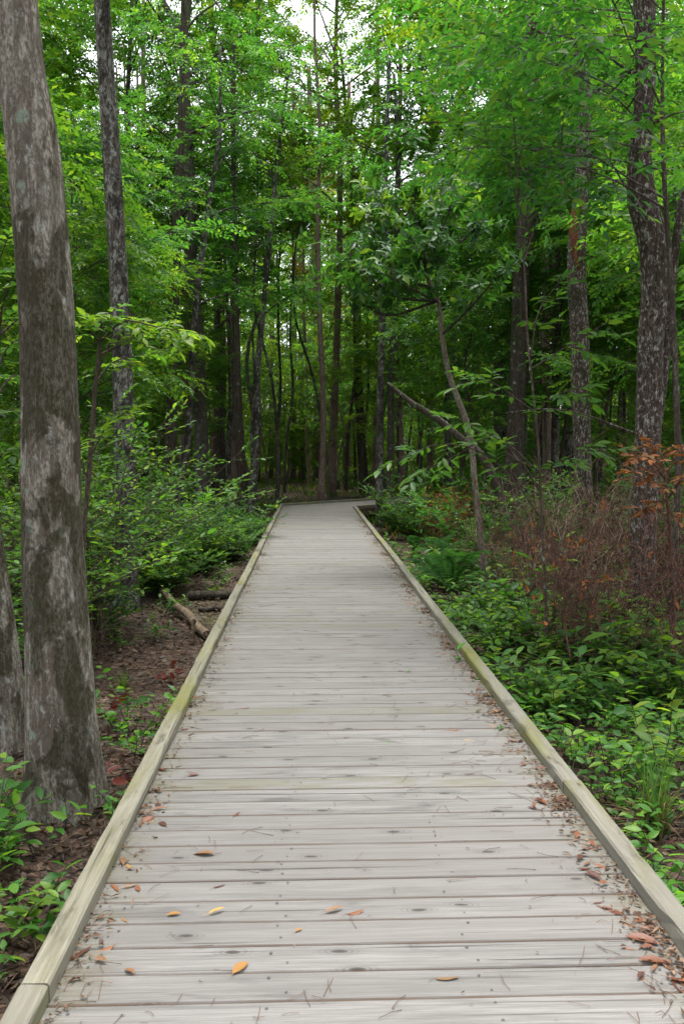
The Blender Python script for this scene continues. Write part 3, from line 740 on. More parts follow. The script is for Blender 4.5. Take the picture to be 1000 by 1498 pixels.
scatter('pine', 44, 38, 64, 1.8, lambda x, y: ('pine_tree', 'distant pine with a bare reddish trunk in the far wood', 'distant pines'), clear=lambda x, y: (abs(x + .012 * y) < .10 * y and y < 46) or (glade(x, y) and rng.random() < .75))
scatter('under', 34, 20, 56, 2.0, lambda x, y: ('understory_tree', 'small leafy tree between the distant trunks', 'small trees of the far wood'), sc=(.8, 1.15), clear=lambda x, y: abs(x + .012 * y) < 1.5 + .05 * y and y < 45)
scatter('low', 80, 26, 68, 1.5, lambda x, y: ('young_tree', 'bushy young tree low among the distant trunks', 'young trees of the far wood'), sc=(.7, 1.3), clear=lambda x, y: abs(x + .012 * y) < .10 * y and y < 50)

ANCH = [(-60, 'the left edge trunk'), (60, 'the thick leaning tree'), (172, 'the mottled left trunk'), (251, 'the dark brown trunk'), (290, 'the grey forked trunk'), (321, 'the broad dark pine'), (375, 'the black and white trunk'), (435, 'the near pine pair'),
        (467, 'the stout reddish pine'), (520, 'the dark forked tree'), (558, 'the slim corner tree'), (640, 'the steeply leaning trunk'), (727, 'the narrow dark trunk'), (765, 'the thick dark trunk'), (800, 'the brown leaning trunk'), (847, 'the broken trunk'), (950, 'the crooked tree'), (1060, 'the right edge tree')]
ORD = ['nearest', 'second', 'third', 'fourth', 'fifth', 'sixth', 'seventh', 'eighth', 'ninth', 'tenth', 'eleventh', 'twelfth', 'thirteenth', 'fourteenth', 'fifteenth', 'sixteenth', 'seventeenth', 'eighteenth', 'nineteenth', 'twentieth', 'twenty first', 'twenty second', 'twenty third', 'twenty fourth', 'twenty fifth', 'twenty sixth', 'twenty seventh', 'twenty eighth', 'twenty ninth', 'thirtieth']
WHAT = {'airy': ['airy crooked sapling'] * 4, 'pole': ['slim grey trunk', 'slim light brown trunk', 'slim pale flecked trunk', 'slim brown trunk'], 'tall': ['tall grey hardwood', 'tall pale flecked hardwood', 'tall dark hardwood', 'tall brown hardwood'], 'pine': ['far bare pine', 'far bare pine'], 'under': ['small leafy tree'] * 5, 'low': ['bushy young tree'] * 3}
scatter('pole', 46, 26, 58, 1.3, lambda x, y: ('slim_tree', 'slim tree', 'slim trees around the bend'), slope=.27)
scatter('airy', 34, 36, 70, 1.6, lambda x, y: ('understory_tree', 'airy sapling', 'airy saplings beyond the bend'), slope=.16, clear=lambda x, y: abs(x + .012 * y) < .6)
scatter('airy', 12, 22, 44, 1.9, lambda x, y: ('understory_tree', 'airy sapling', 'airy saplings beyond the bend'), slope=.42)
for v_, x, y, sc_ in ((0, -2.4, 50, 1.6), (1, .4, 55, 1.6), (2, 2.6, 49, 1.5), (3, -4.6, 47, 1.4), (1, 4.2, 53, 1.5)): RECS.append(('airy', v_, x, y, put_tree('airy', v_, x, y, sc_, 'understory_tree', 'airy sapling', 'airy saplings beyond the bend')))
for v_, x, y, sc_ in OVER: RECS.append(('tall', v_, x, y, put_tree('tall', v_, x, y, sc_, 'hardwood_tree', 'tall hardwood', 'tall hardwoods beyond the bend')))
seen_ = {}
for kind, v_, x, y, o_ in sorted(RECS, key=lambda q: q[3]):
    px = 453 + x / y * F; a_ = min(ANCH, key=lambda q: abs(q[0] - px)); key = (WHAT[kind][v_], a_[1], 'left' if px < a_[0] else 'right')
    n_ = seen_[key] = seen_.get(key, -1) + 1
    o_['label'] = f'{key[0]} seen just {key[2]} of {key[1]}, {ORD[min(n_, 29)]} in depth'
def label_by_depth(rows, what):
    n_of = {}
    for o_, x, y in sorted(rows, key=lambda q: q[2]):
        px = 453 + x / y * F; a_ = min(ANCH, key=lambda q: abs(q[0] - px)); key = (a_[1], 'left' if px < a_[0] else 'right'); n_of[key] = n_of.get(key, -1) + 1
        o_['label'] = f'{what} seen just {key[1]} of {key[0]}, {ORD[min(n_of[key], 29)]} in depth'

# the far wood that closes the view
g_ = np.random.default_rng(77); nF = 210000
th = g_.uniform(-.62, .66, nF); dist = g_.uniform(70, 112, nF); hz = 26 * g_.beta(.8, 1.5, nF)
cl = np.sin(th * 43) + np.sin(th * 97 + hz * .5) + np.sin(hz * .9 + th * 21)
keep = cl + g_.normal(0, .8, nF) > -1.9 + hz * .10
P = np.stack([dist * np.sin(th), dist * np.cos(th), GZ + hz], -1)[keep]; nF = len(P)
mb = MB(); add_leaves(mb, P, rvec(g_, nF), norm(rvec(g_, nF) + [0, 0, .8]), g_.uniform(.3, .6, nF), g_.uniform(.2, .42, nF), g_.uniform(0, 1, nF))
nT = 110; th = g_.uniform(-.55, .6, nT); dist = g_.uniform(80, 120, nT); A = np.stack([dist * np.sin(th), dist * np.cos(th), np.full(nT, GZ)], -1)
o = place('far_woods', mb.mesh('far_woods', M['far']), None, 'stuff'); tag(o, 'green mass of leaves closing the view between the farthest trunks')
mb = MB(); prisms(mb, A, A + np.stack([g_.normal(0, .6, nT), g_.normal(0, .6, nT), np.full(nT, 24.)], -1), g_.uniform(.12, .28, nT), .06)
o = place('far_trunks', mb.mesh('far_trunks', M['bark_pine']), None, 'stuff'); tag(o, 'thin bare trunks at the very back of the wood')

# ------------------------------------------------------------------ leaves as parts
def unit_leaf(kind, ratio, mat, name='leaf', flat=1.0):
    mb = MB(); add_leaves(mb, np.zeros((1, 3)), np.array([[1., 0, 0]]), np.array([[0, 0, 1.]]), 1.0, ratio, np.array([.5]), kind)
    V_ = mb.V[0]; V_[:, 2] *= flat
    if flat < 1:
        q_ = random.uniform(-.35, .35); V_[:, 1] += q_ * V_[:, 0] * (1 - V_[:, 0]); V_[:, 2] += random.uniform(.1, .45) * np.abs(V_[:, 1]) + random.uniform(-.25, .25) * V_[:, 1] * V_[:, 0] + random.uniform(0, .12) * V_[:, 0] ** 2
        prisms(mb, [[-.28, random.uniform(-.1, .1), .03]], [[.02, 0, 0]], .008, .014)
    return mb.mesh(name, mat, True)
from mathutils import Matrix
def put_leaf(me, parent, P, D, N, L, name='leaf'):
    D = Vector(D).normalized(); Sd = Vector(N).cross(D).normalized(); Up = D.cross(Sd)
    o = link(bpy.data.objects.new(name, me))
    if parent: o.parent = parent
    Mx = Matrix((D, Sd, Up)).transposed().to_4x4()
    o.rotation_mode = 'QUATERNION'; o.rotation_quaternion = Mx.to_quaternion()
    o.location = Vector(P); o.scale = (L, L, L)
    return o
def finish_leaves(root, base, LV, kind, ratio, pmat, smat, limit=300):
    """The leaves that show largest become parts one by one, the rest one joined part."""
    P, D, N, L, rr = LV
    Wp = P + np.asarray(base)
    dist = np.linalg.norm(Wp - np.array([0, 0, EYE]), axis=1)
    inside = (np.abs((Wp[:, 0] - Wp[:, 1] * .036) / np.maximum(Wp[:, 1], .3)) < .39) & (Wp[:, 1] > 1)
    score = L / dist * np.where(inside, 1, .1)
    order = np.argsort(-score); a = order[:limit]; b = order[limit:]
    meshes = [unit_leaf(kind, ratio * q, pmat) for q in (.9, 1.0, 1.12)]
    for i in a: put_leaf(meshes[i % 3], root, P[i], D[i], N[i], L[i])
    if len(b):
        mb = MB(); add_leaves(mb, P[b], D[b], N[b], L[b], L[b] * ratio, rr[b], 'hi' if len(b) < 4000 else 'lo')
        place('foliage', mb.mesh('foliage', smat, True), root, 'stuff')

def orth(N, D): return norm(N - (N * D).sum(-1, keepdims=True) * D)

def shrub_parts(g_, n_st, h, spread, n_tw, nl, L, lean=.5, whorl=0, tw_len=.35, r0=.008, first=.3, upj=.35):
    wd = MB(); PA, PB, RA, RB = [], [], [], []; P, D, N, LL, RR = [], [], [], [], []
    def leaf(p, d, rr, l=1.0):
        d = norm(np.array(d)); P.append(p); D.append(d)
        N.append(np.array([0, 0, 1.]) + g_.normal(0, upj, 3)); LL.append(L * l * g_.uniform(.65, 1.25)); RR.append(rr)
    for s_ in range(n_st):
        az = g_.uniform(0, 6.28); ln = g_.uniform(.1, 1) * lean; hh = h * g_.uniform(.55, 1.1)
        p = np.array([g_.normal(0, .05), g_.normal(0, .05), -.03]); d = norm(np.array([math.cos(az) * ln, math.sin(az) * ln, 1.0]))
        pts = [p]; ns = 6
        for k in range(ns):
            d = norm(d + g_.normal(0, .13, 3) + np.array([math.cos(az), math.sin(az), 0]) * spread * .1)
            pts.append(pts[-1] + d * hh / ns)
        pts = np.array(pts); tube(wd, pts, np.linspace(r0, r0 * .3, ns + 1), 5, False)
        br = g_.beta(2, 2.4)
        def run(A, dv, ln_, cnt, r_):
            B = A + dv * ln_; PA.append(A); PB.append(B); RA.append(r_); RB.append(r_ * .4)
            sd = norm(np.cross(np.array([0, 0, 1.]), dv) + 1e-6)
            for q in range(cnt):
                t = (q + .7) / cnt; sg = 1 if q % 2 else -1
                if q == cnt - 1: sg = 0
                leaf(A + dv * ln_ * t, dv * (.55 + .3 * t) + sd * sg * .85 + np.array([0, 0, .12]) + g_.normal(0, .2, 3), np.clip(br + g_.normal(0, .13) + (.25 if t > .9 else 0), 0, 1))
        if n_tw == 0:
            for q in range(nl):
                t = first + (1 - first) * (q + .5) / nl; k = min(int(t * ns), ns - 1); fr = t * ns - k
                pp = pts[k] * (1 - fr) + pts[k + 1] * fr; a_ = q * 2.5 + g_.uniform(-.5, .5)
                leaf(pp, [math.cos(a_), math.sin(a_), g_.uniform(-.1, .7)], np.clip(br + g_.normal(0, .13) + (.3 if t > .9 else 0), 0, 1), .7 + .5 * t)
        for q in range(n_tw):
            t = first + (1 - first) * (q + g_.uniform(0, 1)) / n_tw; k = min(int(t * ns), ns - 1); fr = t * ns - k
            pp = pts[k] * (1 - fr) + pts[k + 1] * fr; a_ = q * 2.4 + g_.uniform(-.6, .6)
            run(pp, norm(np.array([math.cos(a_), math.sin(a_), g_.uniform(-.05, .6)])), tw_len * g_.uniform(.5, 1.2), nl, r0 * .35)
        if n_tw: run(pts[-1], norm(pts[-1] - pts[-2]), tw_len * .6, nl, r0 * .3)
    if PA: prisms(wd, np.array(PA), np.array(PB), np.array(RA), np.array(RB))
    P, D, N = np.array(P), norm(np.array(D)), np.array(N)
    return wd, (P, D, orth(N, D), np.array(LL), np.array(RR))

def shrub_thing(seed, loc, label, cat, group, name, barkm, kind, ratio, pmat, smat, parts=True, limit=300, **kw):
    g_ = np.random.default_rng(seed); wd, LV = shrub_parts(g_, **kw)
    root = thing(name, loc, label, cat, group)
    place('stems', wd.mesh('stems', M[barkm], True), root, 'stuff')
    if parts: finish_leaves(root, loc, LV, kind, ratio, M[pmat], M[smat], limit)
    else:
        P, D, N, L, rr = LV; mb = MB(); add_leaves(mb, P, D, N, L, L * ratio, rr, kind); place('foliage', mb.mesh('foliage', M[smat], True), root, 'stuff')
    return root
def floor_at(px, py):
    p = on_z(px, py, GZ); p[2] = gz(p[0], p[1]); return p
def floor_xy(x, y): return np.array([x, y, gz(x, y)])

# ------------------------------------------------------------------ the slim sapling with the glossy evergreen crown
g_ = np.random.default_rng(301)
root, base, Q, rr = hero_tree('evergreen_sapling', 'slim crooked sapling with a dark glossy evergreen crown right of the deck', 'sapling', 11.9,
    [(712, 872), (704, 800), (696, 725), (684, 625), (656, 545), (646, 490), (640, 440), (622, 400)], [12, 10, 9, 9, 8, 7, 6, 5], 'bark_sapling', None, None, 12, 90, .06, seed=50)
wd = MB(); P, D, N, L, RR = [], [], [], [], []
limbs = []
for tx, ty, dd, sx, sy in [(500, 365, 11.3, 640, 440), (540, 330, 11.9, 632, 420), (600, 285, 12.2, 622, 402), (660, 300, 11.2, 622, 402), (700, 330, 11.8, 640, 440), (735, 395, 11.0, 646, 490), (560, 400, 10.9, 640, 440),
                          (620, 360, 11.0, 622, 402), (545, 270, 12.4, 622, 402), (690, 270, 12.6, 622, 402), (500, 410, 11.8, 640, 440), (650, 255, 12.2, 622, 402)]:
    A = at(sx, sy, 11.9) - base; B = at(tx, ty, dd) - base; mid = (A + B) / 2 + np.array([0, 0, -.12]) + g_.normal(0, .08, 3)
    pts = smooth_path(np.array([A, mid, B]), 9); tube(wd, pts, np.linspace(.022, .006, 9), 5, False); limbs.append(pts)
for pts in limbs:
    for q in range(21):
        t = g_.uniform(.4, 1.05); k = min(int(t * 8), 7); p0 = pts[k] + (pts[k + 1] - pts[k]) * (t * 8 - k)
        ax_ = norm(np.array([g_.normal(0, .8), g_.normal(0, .8), g_.uniform(-.1, .9)])); tip = p0 + ax_ * g_.uniform(.15, .5)
        prisms(wd, p0[None], tip[None], .005, .002)
        br = g_.beta(2, 2.6) * .9
        if tip[2] + base[2] > 4.5 and g_.random() < .35: br = 1.0
        u1 = norm(np.cross(ax_, [0.3, .2, 1])); u2 = np.cross(ax_, u1)
        for m_ in range(10):
            a_ = m_ * 2.4; e_ = g_.uniform(.15, .75) if m_ < 7 else g_.uniform(.7, 1.3)
            d_ = u1 * math.cos(a_) + u2 * math.sin(a_) + ax_ * e_ + np.array([0, 0, -.15])
            P.append(tip - ax_ * .02 * m_ * .8); D.append(d_); N.append(ax_ + np.array([0, 0, .8]) + g_.normal(0, .2, 3)); L.append(.15 * g_.uniform(.7, 1.2)); RR.append(np.clip(br + g_.normal(0, .08), 0, 1))
place('limbs', wd.mesh('limbs', M['bark_dark'], True), root)
D = norm(np.array(D)); N = orth(np.array(N), D)
finish_leaves(root, base, (np.array(P), D, N, np.array(L), np.array(RR)), 'long', .34, M['p_glossy'], M['deep'])

# ------------------------------------------------------------------ leafy branches drawn out as long sprays
def branch_leaves(g_, pts, L, n_side, nl, side_len, rw=.01, droop=.15, br=None):
    wd = MB(); pts = smooth_path(pts, 12); tube(wd, pts, np.linspace(rw, rw * .3, 12), 5, False)
    P, D, N, LL, RR = [], [], [], [], []
    br = g_.beta(2, 2.4) if br is None else br
    runs = [(pts[-2], norm(pts[-1] - pts[-3]), side_len * .7)]
    for q in range(n_side):
        t = .25 + .72 * (q + g_.uniform(0, 1)) / n_side; k = min(int(t * 11), 10); dl = norm(pts[k + 1] - pts[k])
        sd = norm(np.cross([0, 0, 1.], dl)); d = norm(dl * .6 + sd * (1 if q % 2 else -1) * g_.uniform(.5, 1) + np.array([0, 0, g_.normal(0, .25)]))
        runs.append((pts[k], d, side_len * g_.uniform(.5, 1.15)))
    for A, d, ln_ in runs:
        prisms(wd, A[None], (A + d * ln_)[None], .0035, .0015)
        sd = norm(np.cross([0, 0, 1.], d) + 1e-6)
        for m_ in range(nl):
            t = (m_ + .8) / nl; sg = 0 if m_ == nl - 1 else (1 if m_ % 2 else -1)
            P.append(A + d * ln_ * t + np.array([0, 0, -droop * ln_ * t * t]))
            D.append(d * (.5 + .3 * t) + sd * sg * .75 + np.array([0, 0, -droop]) + g_.normal(0, .16, 3)); N.append(np.array([0, 0, 1.]) + g_.normal(0, .33, 3))
            LL.append(L * g_.uniform(.7, 1.2)); RR.append(np.clip(br + g_.normal(0, .13), 0, 1))
    D = norm(np.array(D))
    return wd, (np.array(P), D, orth(np.array(N), D), np.array(LL), np.array(RR))
def branchy(seed, name, label, cat, stem_px, stem_w, d, branches, L, ratio, n_side, nl, side_len, barkm, pmat, smat, kind='hi', limit=300, br=None, dj=.5):
    g_ = np.random.default_rng(seed)
    root, base, Q, rr = hero_tree(name, label, cat, d, stem_px, stem_w, barkm, None, None, 9, 40, .05, .2, seed=seed, stem='stem')
    wm = MB(); parts = []
    for b_ in branches:
        dd = g_.uniform(-dj, dj); pts = np.array([at(x, y, d + dd * k / max(1, len(b_) - 1)) for k, (x, y) in enumerate(b_)]) - base
        w_, LV = branch_leaves(g_, pts, L, n_side, nl, side_len, .009, br=br)
        for V, T, Qd in ((w_.V, w_.T, w_.Q),): wm.V += V; wm.A += w_.A; wm.T += [t + wm.n for t in T]; wm.Q += [q + wm.n for q in Qd]; wm.n += w_.n
        parts.append(LV)
    place('twigs', wm.mesh('twigs', M[barkm], True), root, 'stuff')
    finish_leaves(root, base, tuple(np.concatenate([p[k] for p in parts]) for k in range(5)), kind, ratio, M[pmat], M[smat], limit)
    return root
branchy(311, 'leafy_sapling', 'sapling with long pale green leaf sprays reaching over the dead thicket', 'sapling',
    [(800, 985), (797, 860), (792, 760), (786, 640), (772, 500), (766, 380), (756, 280)], [5, 4, 4, 4, 3, 3, 2], 7.7,
    [[(792, 760), (740, 690), (690, 655), (640, 650), (590, 668), (556, 684)], [(790, 720), (750, 660), (700, 626), (655, 606)], [(788, 690), (720, 640), (660, 670), (610, 690)],
     [(786, 640), (800, 585), (850, 566)], [(776, 520), (790, 450), (822, 408)], [(778, 600), (720, 560), (682, 545)],
     [(790, 700), (840, 664), (888, 656)], [(766, 380), (800, 300), (850, 270)], [(760, 320), (730, 220), (672, 190)], [(758, 290), (765, 210), (800, 150)], [(776, 540), (840, 500), (890, 470)],
     [(757, 285), (740, 130), (700, 60)]],
    .125, .36, 6, 7, .30, 'twig', 'p_spray', 'under')
branchy(312, 'leafy_sapling', 'thin sapling with bright yellow green leaves just right of the thick leaning tree', 'sapling',
    [(119, 960), (121, 800), (131, 680), (140, 560), (146, 500)], [8, 7, 7, 6, 5], 6.6,
    [[(142, 545), (170, 490), (215, 468), (262, 490)], [(146, 500), (180, 470), (230, 478), (285, 487)], [(144, 520), (190, 500), (235, 495)], [(146, 500), (120, 475), (95, 480)], [(140, 560), (165, 530), (205, 520)], [(146, 500), (150, 470), (165, 455)],
     [(132, 670), (160, 620), (190, 600)], [(128, 700), (100, 640), (70, 620)]],
    .10, .40, 7, 7, .24, 'twig', 'p_young', 'canopy_light')
branchy(313, 'leafy_sapling', 'light green leafy sapling poking in at the left edge behind the thick tree', 'sapling',
    [(-20, 1040), (-18, 800), (-8, 600), (0, 480)], [8, 7, 6, 4], 6.2,
    [[(-6, 560), (10, 510), (40, 488)], [(0, 490), (22, 470), (50, 450)], [(-6, 580), (20, 550), (45, 552)], [(-10, 620), (15, 600), (40, 610)], [(-14, 700), (10, 660), (35, 670)], [(-2, 520), (5, 440), (20, 400)], [(0, 480), (-5, 400), (10, 350)]],
    .10, .40, 6, 6, .22, 'twig', 'p_spray', 'canopy_light')
# leaf sprays of the crooked tree, high on the right
g_ = np.random.default_rng(320)
root = thing('leafy_sapling', at(975, 960, 8.2) * [1, 1, 0] + [0, 0, GZ - .05], 'tall slender tree at the right edge whose long leaves fill the upper right corner', 'sapling')
base = np.array(root.location); P7 = np.array([[0, 0, 0], [.08, .05, 1.6], [.02, .1, 3.2], [-.1, .15, 4.8], [-.15, .1, 6.6]])
Q, rr = smooth_path(P7, 30, [.035, .032, .028, .022, .01]); mb = MB(); tube(mb, Q, rr, 8); place('stem', mb.mesh('stem', M['bark_brown'], True), root)
wd, SB, SD = grow_limbs(g_, Q, rr, 4.1, 15, 2.5, 14, 20, 8, 1.0, 7, az0=R(172), azw=1.1)
place('branches', wd.mesh('branches', M['bark_grey'], True), root, 'stuff')
P, D, N, LL, WW, RR = sprays(g_, SB, SD, .42, 7, .12, .042, jit=.4, droop=.3)
finish_leaves(root, base, (P, D, N, LL, RR), 'long', .36, M['p_spray'], M['canopy'])
# rust coloured dead leaves by the crooked trunk
branchy(314, 'dead_leaf_shrub', 'shrub hung with rust brown dead leaves beside the crooked trunk', 'shrub',
    [(985, 1010), (984, 880), (978, 760), (972, 690)], [7, 6, 5, 4], 7.0,
    [[(975, 720), (950, 680), (915, 655)], [(974, 700), (985, 670), (1010, 640)], [(975, 710), (950, 705), (925, 690)], [(976, 730), (960, 735), (940, 745)], [(972, 690), (965, 660), (950, 645)], [(976, 730), (1000, 700), (1020, 700)], [(972, 700), (945, 668), (925, 672)], [(976, 740), (990, 760), (1010, 750)]],
    .078, .46, 7, 6, .15, 'deadtwig', 'p_rust', 'rust', dj=.4)

# ------------------------------------------------------------------ shrubs left of the walk
k_ = 0
for px, d, h, ns, lab in [(60, 8.2, 2.7, 13, 'tall glossy shrub directly left of the thick leaning tree'),
                          (135, 9.3, 2.5, 14, 'broad glossy shrub right of the thick leaning tree, catching light'),
                          (165, 11.6, 2.7, 13, 'tall glossy shrub behind the yellow green sapling'),
                          (12, 9.5, 2.8, 12, 'glossy shrub at the left edge behind the others'),
                          (215, 13.2, 2.1, 11, 'glossy shrub in front of the pale leaning stem'),
                          (100, 11.5, 2.3, 11, 'shrub at the back of the left thicket'),]:
    k_ += 1
    loc = floor_xy((px - 453) / F * d, d)
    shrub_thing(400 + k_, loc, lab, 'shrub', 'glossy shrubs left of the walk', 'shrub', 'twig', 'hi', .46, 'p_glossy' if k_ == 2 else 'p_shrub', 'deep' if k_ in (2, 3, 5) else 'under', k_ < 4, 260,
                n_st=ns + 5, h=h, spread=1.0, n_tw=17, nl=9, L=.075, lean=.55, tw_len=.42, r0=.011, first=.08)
for px, d, h, ns, lab in [(225, 12.0, .9, 12, 'dark low shrub above the pale fallen log'), (285, 13.5, 1.1, 14, 'dark green shrub nearest the grass tuft'), (330, 15.5, 1.25, 14, 'dark rounded shrub below the twin trunks'),
                          (265, 17.0, 1.2, 12, 'dark shrub at the foot of the grey straight trunk'), (200, 14.5, 1.2, 12, 'dark shrub deeper in the left thicket'), (355, 18.5, .8, 9, 'small dark shrub beside the black stump'), (310, 20.0, 1.1, 10, 'dark shrub hiding the base of the dark pine')]:
    k_ += 1
    shrub_thing(400 + k_, floor_xy((px - 453) / F * d, d), lab, 'shrub', 'dark shrubs left of the walk', 'shrub', 'twig', 'lo', .48, 'p_shrub', 'deep', False,
                n_st=ns + 6, h=h, spread=1.3, n_tw=16, nl=10, L=.085, lean=.9, tw_len=.34, r0=.009, first=.05)
for px, d, h, ns, lab in [(600, 18.5, 1.6, 12, 'dark shrub at the right curb just past the ferns'), (640, 20.5, 1.7, 12, 'dark shrub behind the dead rusty bush'), (585, 21.0, .8, 9, 'low shrub at the foot of the slim corner tree'),
                          (690, 16, 1.5, 11, 'dark shrub right of the slim sapling'), (760, 15, 1.7, 12, 'shrub behind the dead thicket, below the thick dark trunk'), (850, 14.5, 1.7, 12, 'shrub behind the dead thicket, at the broken trunk'), (930, 13.5, 1.7, 12, 'shrub behind the crooked brown tree'),
                          (985, 11.5, 1.9, 12, 'shrub at the right edge behind the rusty leaves')]:
    k_ += 1
    shrub_thing(400 + k_, floor_xy((px - 453) / F * d, d), lab, 'shrub', 'shrubs right of the walk', 'shrub', 'twig', 'lo', .46, 'p_shrub', 'under' if k_ % 2 else 'deep', False,
                n_st=ns + 4, h=h, spread=1.2, n_tw=15, nl=9, L=.095, lean=.7, tw_len=.38, r0=.009, first=.06)
# low bushes along the far ground, past the bend and to both sides
pr = [shrub_parts(np.random.default_rng(450 + q), n_st=9, h=.8, spread=1.2, n_tw=8, nl=8, L=.1, lean=.8, tw_len=.3, first=.1) for q in range(3)]
pm = []
for q, (wd, (P, D, N, L, rr_)) in enumerate(pr):
    mb = MB(); add_leaves(mb, P, D, N, L, L * .5, rr_, 'lo'); pm.append((wd.mesh('stems', M['twig']), mb.mesh('foliage', M[('under', 'far', 'deep')[q]])))
def bush(x, y, sc, label, group):
    q = int(rng.integers(3)); r_ = thing('bush', floor_xy(x, y), label, 'bush', group, rng.uniform(0, 6.28), sc)
    place('stems', pm[q][0], r_, 'stuff'); place('foliage', pm[q][1], r_, 'stuff'); return r_
cnt = 0; rows = []
while cnt < 110:
    y = rng.uniform(19, 58); x = rng.uniform(-1, 1) * y * .42 + .03 * y
    if not free(x, y, 0) or (abs(x + .01 * y) < 2.0 + .05 * y and y < 60 and rng.random() < .8): continue
    cnt += 1; sd_ = 'left' if x < 0 else 'right'
    rows.append((bush(x, y, rng.uniform(.7, 1.9), 'low green bush on the forest floor', f'low bushes of the {sd_} wood'), x, y))
label_by_depth(rows, 'low green bush')

# ------------------------------------------------------------------ ground cover and seedlings
def near_plant(seed, x, y, label, group, h=.38, L=.08, n_st=6, nl=8, ratio=.46, pmat='p_shrub', kind='hi', name='seedling', cat='plant', **kw):
    return shrub_thing(seed, floor_xy(x, y), label, cat, group, name, 'twig', kind, ratio, pmat, 'under', True, 300, n_st=n_st, h=h, spread=.9, n_tw=0, nl=nl, L=L, lean=.7, r0=.004, **kw)
near_plant(500, -1.22, 3.85, 'leafy seedling at the foot of the thick leaning tree', None, .34, .085, 5, 7, .44)
near_plant(501, -1.08, 3.55, 'broad leaved seedling between the thick tree and the left curb', None, .30, .08, 6, 8, .46)
near_plant(502, -1.46, 4.25, 'tall seedling with large leaves at the left edge below the leaning trunk', None, .55, .10, 6, 7, .42)
near_plant(503, -1.16, 3.05, 'small seedling lowest at the left edge in the dead leaves', None, .2, .07, 3, 4, .46)
near_plant(507, -1.55, 3.9, 'leafy seedling left of the thick tree base, cut by the edge', None, .42, .10, 6, 7, .42)
near_plant(508, -.98, 3.25, 'low seedling beside the near left curb', None, .22, .075, 5, 6, .46)
near_plant(509, -1.3, 3.5, 'bright seedling in front of the thick tree base', None, .32, .085, 5, 7, .44, 'p_young')
near_plant(514, -1.62, 4.35, 'dark leaved seedling pressed against the left edge', None, .5, .10, 8, 8, .42)
near_plant(515, -1.38, 4.3, 'tall leafy sprig standing before the thick trunk', None, .5, .095, 6, 8, .42)
near_plant(516, -1.25, 3.3, 'green sprig low at the left edge among red leaves', None, .25, .08, 5, 6, .44)
near_plant(517, -.97, 4.6, 'small seedling between the tree foot and the curb', None, .3, .06, 6, 8, .48)
near_plant(504, -1.02, 5.5, 'bushy small leaved shrub right of the thick tree base', None, .55, .055, 11, 13, .5, upj=.5)
near_plant(505, -1.25, 6.0, 'second small leaved shrub behind the one at the tree base', None, .5, .055, 9, 12, .5, upj=.5)
near_plant(506, -1.75, 5.9, 'creeping leafy plant between the two mossy trunks', None, .7, .06, 7, 12, .5)
cov = np.random.default_rng(600); spots = []
tries = 0
while len(spots) < 58 and tries < 4000:
    tries += 1
    y = cov.uniform(3.3, 6.9); x = cov.uniform(1.32, max(1.36, .425 * y + .12))
    if all((x - a) ** 2 + (y - b_) ** 2 >.165 ** 2 for a, b_ in spots) and not (y < 4.4 and x > 1.62): spots.append((x, y))
spots.sort(key=lambda p: p[1])
n_cs = {}
for k, (x, y) in enumerate(spots):
    curbside = 'hugging the right curb' if x < 1.55 else 'away from the right curb'
    near = 'nearest' if y < 4.4 else ('middle' if y < 5.6 else 'farther')
    n_cs[curbside] = n_cs.get(curbside, -1) + 1
    near_plant(610 + k, x, y, (f'glossy green seedling {curbside}, {ORD[n_cs[curbside]]} from the front' if n_cs[curbside] < 30 else f'glossy green seedling {curbside} among the farthest of the patch'), 'glossy ground cover plants by the right curb', cov.uniform(.22, .5), cov.uniform(.06, .085), int(cov.integers(5, 8)), int(cov.integers(6, 9)), .46)
near_plant(650, 2.0, 5.0, 'tall bright leaved seedling at the right edge above the grass tuft', None, .75, .09, 6, 10, .46, 'p_young')
near_plant(651, 2.72, 6.9, 'bright green sprig standing in front of the crooked trunk', None, 1.05, .07, 3, 9, .5, 'p_young', first=.55)
near_plant(652, 3.0, 7.2, 'second bright sprig right of the crooked trunk foot', None, .9, .07, 3, 8, .5, 'p_young', first=.5)
cpm = []
for q in range(5):
    wd, (P, D, N, L, rr_) = shrub_parts(np.random.default_rng(700 + q), n_st=8, h=.42, spread=1.0, n_tw=0, nl=9, L=.075, lean=.8, r0=.004, first=.2)
    mb = MB(); add_leaves(mb, P, D, N, L, L * .46, rr_, 'hi'); cpm.append((wd.mesh('stems', M['twig']), mb.mesh('foliage', M['under' if q != 2 else 'deep'], True)))
def cover(x, y, sc, lab, grp):
    q = int(cov.integers(5)); r_ = thing('ground_plant', floor_xy(x, y), lab, 'plant', grp, cov.uniform(0, 6.28), sc)
    place('stems', cpm[q][0], r_, 'stuff'); place('foliage', cpm[q][1], r_, 'stuff')
cnt = 0; sp2 = list(spots)
while cnt < 230:
    y = cov.uniform(6.3, 15.5); x = cov.uniform(1.3, min(.43 * y + .3, 5.2))
    if cov.random() < (x - 1.3) * .13 and y > 9: continue
    if 11.0 < y < 13.5 and x < 2.2 and cov.random() < .7: continue
    cnt += 1
    cover(x, y, cov.uniform(.8, 1.5), 'low green plant in the carpet between the right curb and the dead thicket', 'green carpet right of the walk')
for k in range(50):
    y = cov.uniform(5.2, 21); x = -cov.uniform(1.2, 1.5 + .17 * y)
    if y < 11.5 and x > -1.5 - .3 * cov.random() : continue
    cover(x, y, cov.uniform(.6, 1.2), 'low green plant on the litter left of the walk', 'ground plants left of the walk')

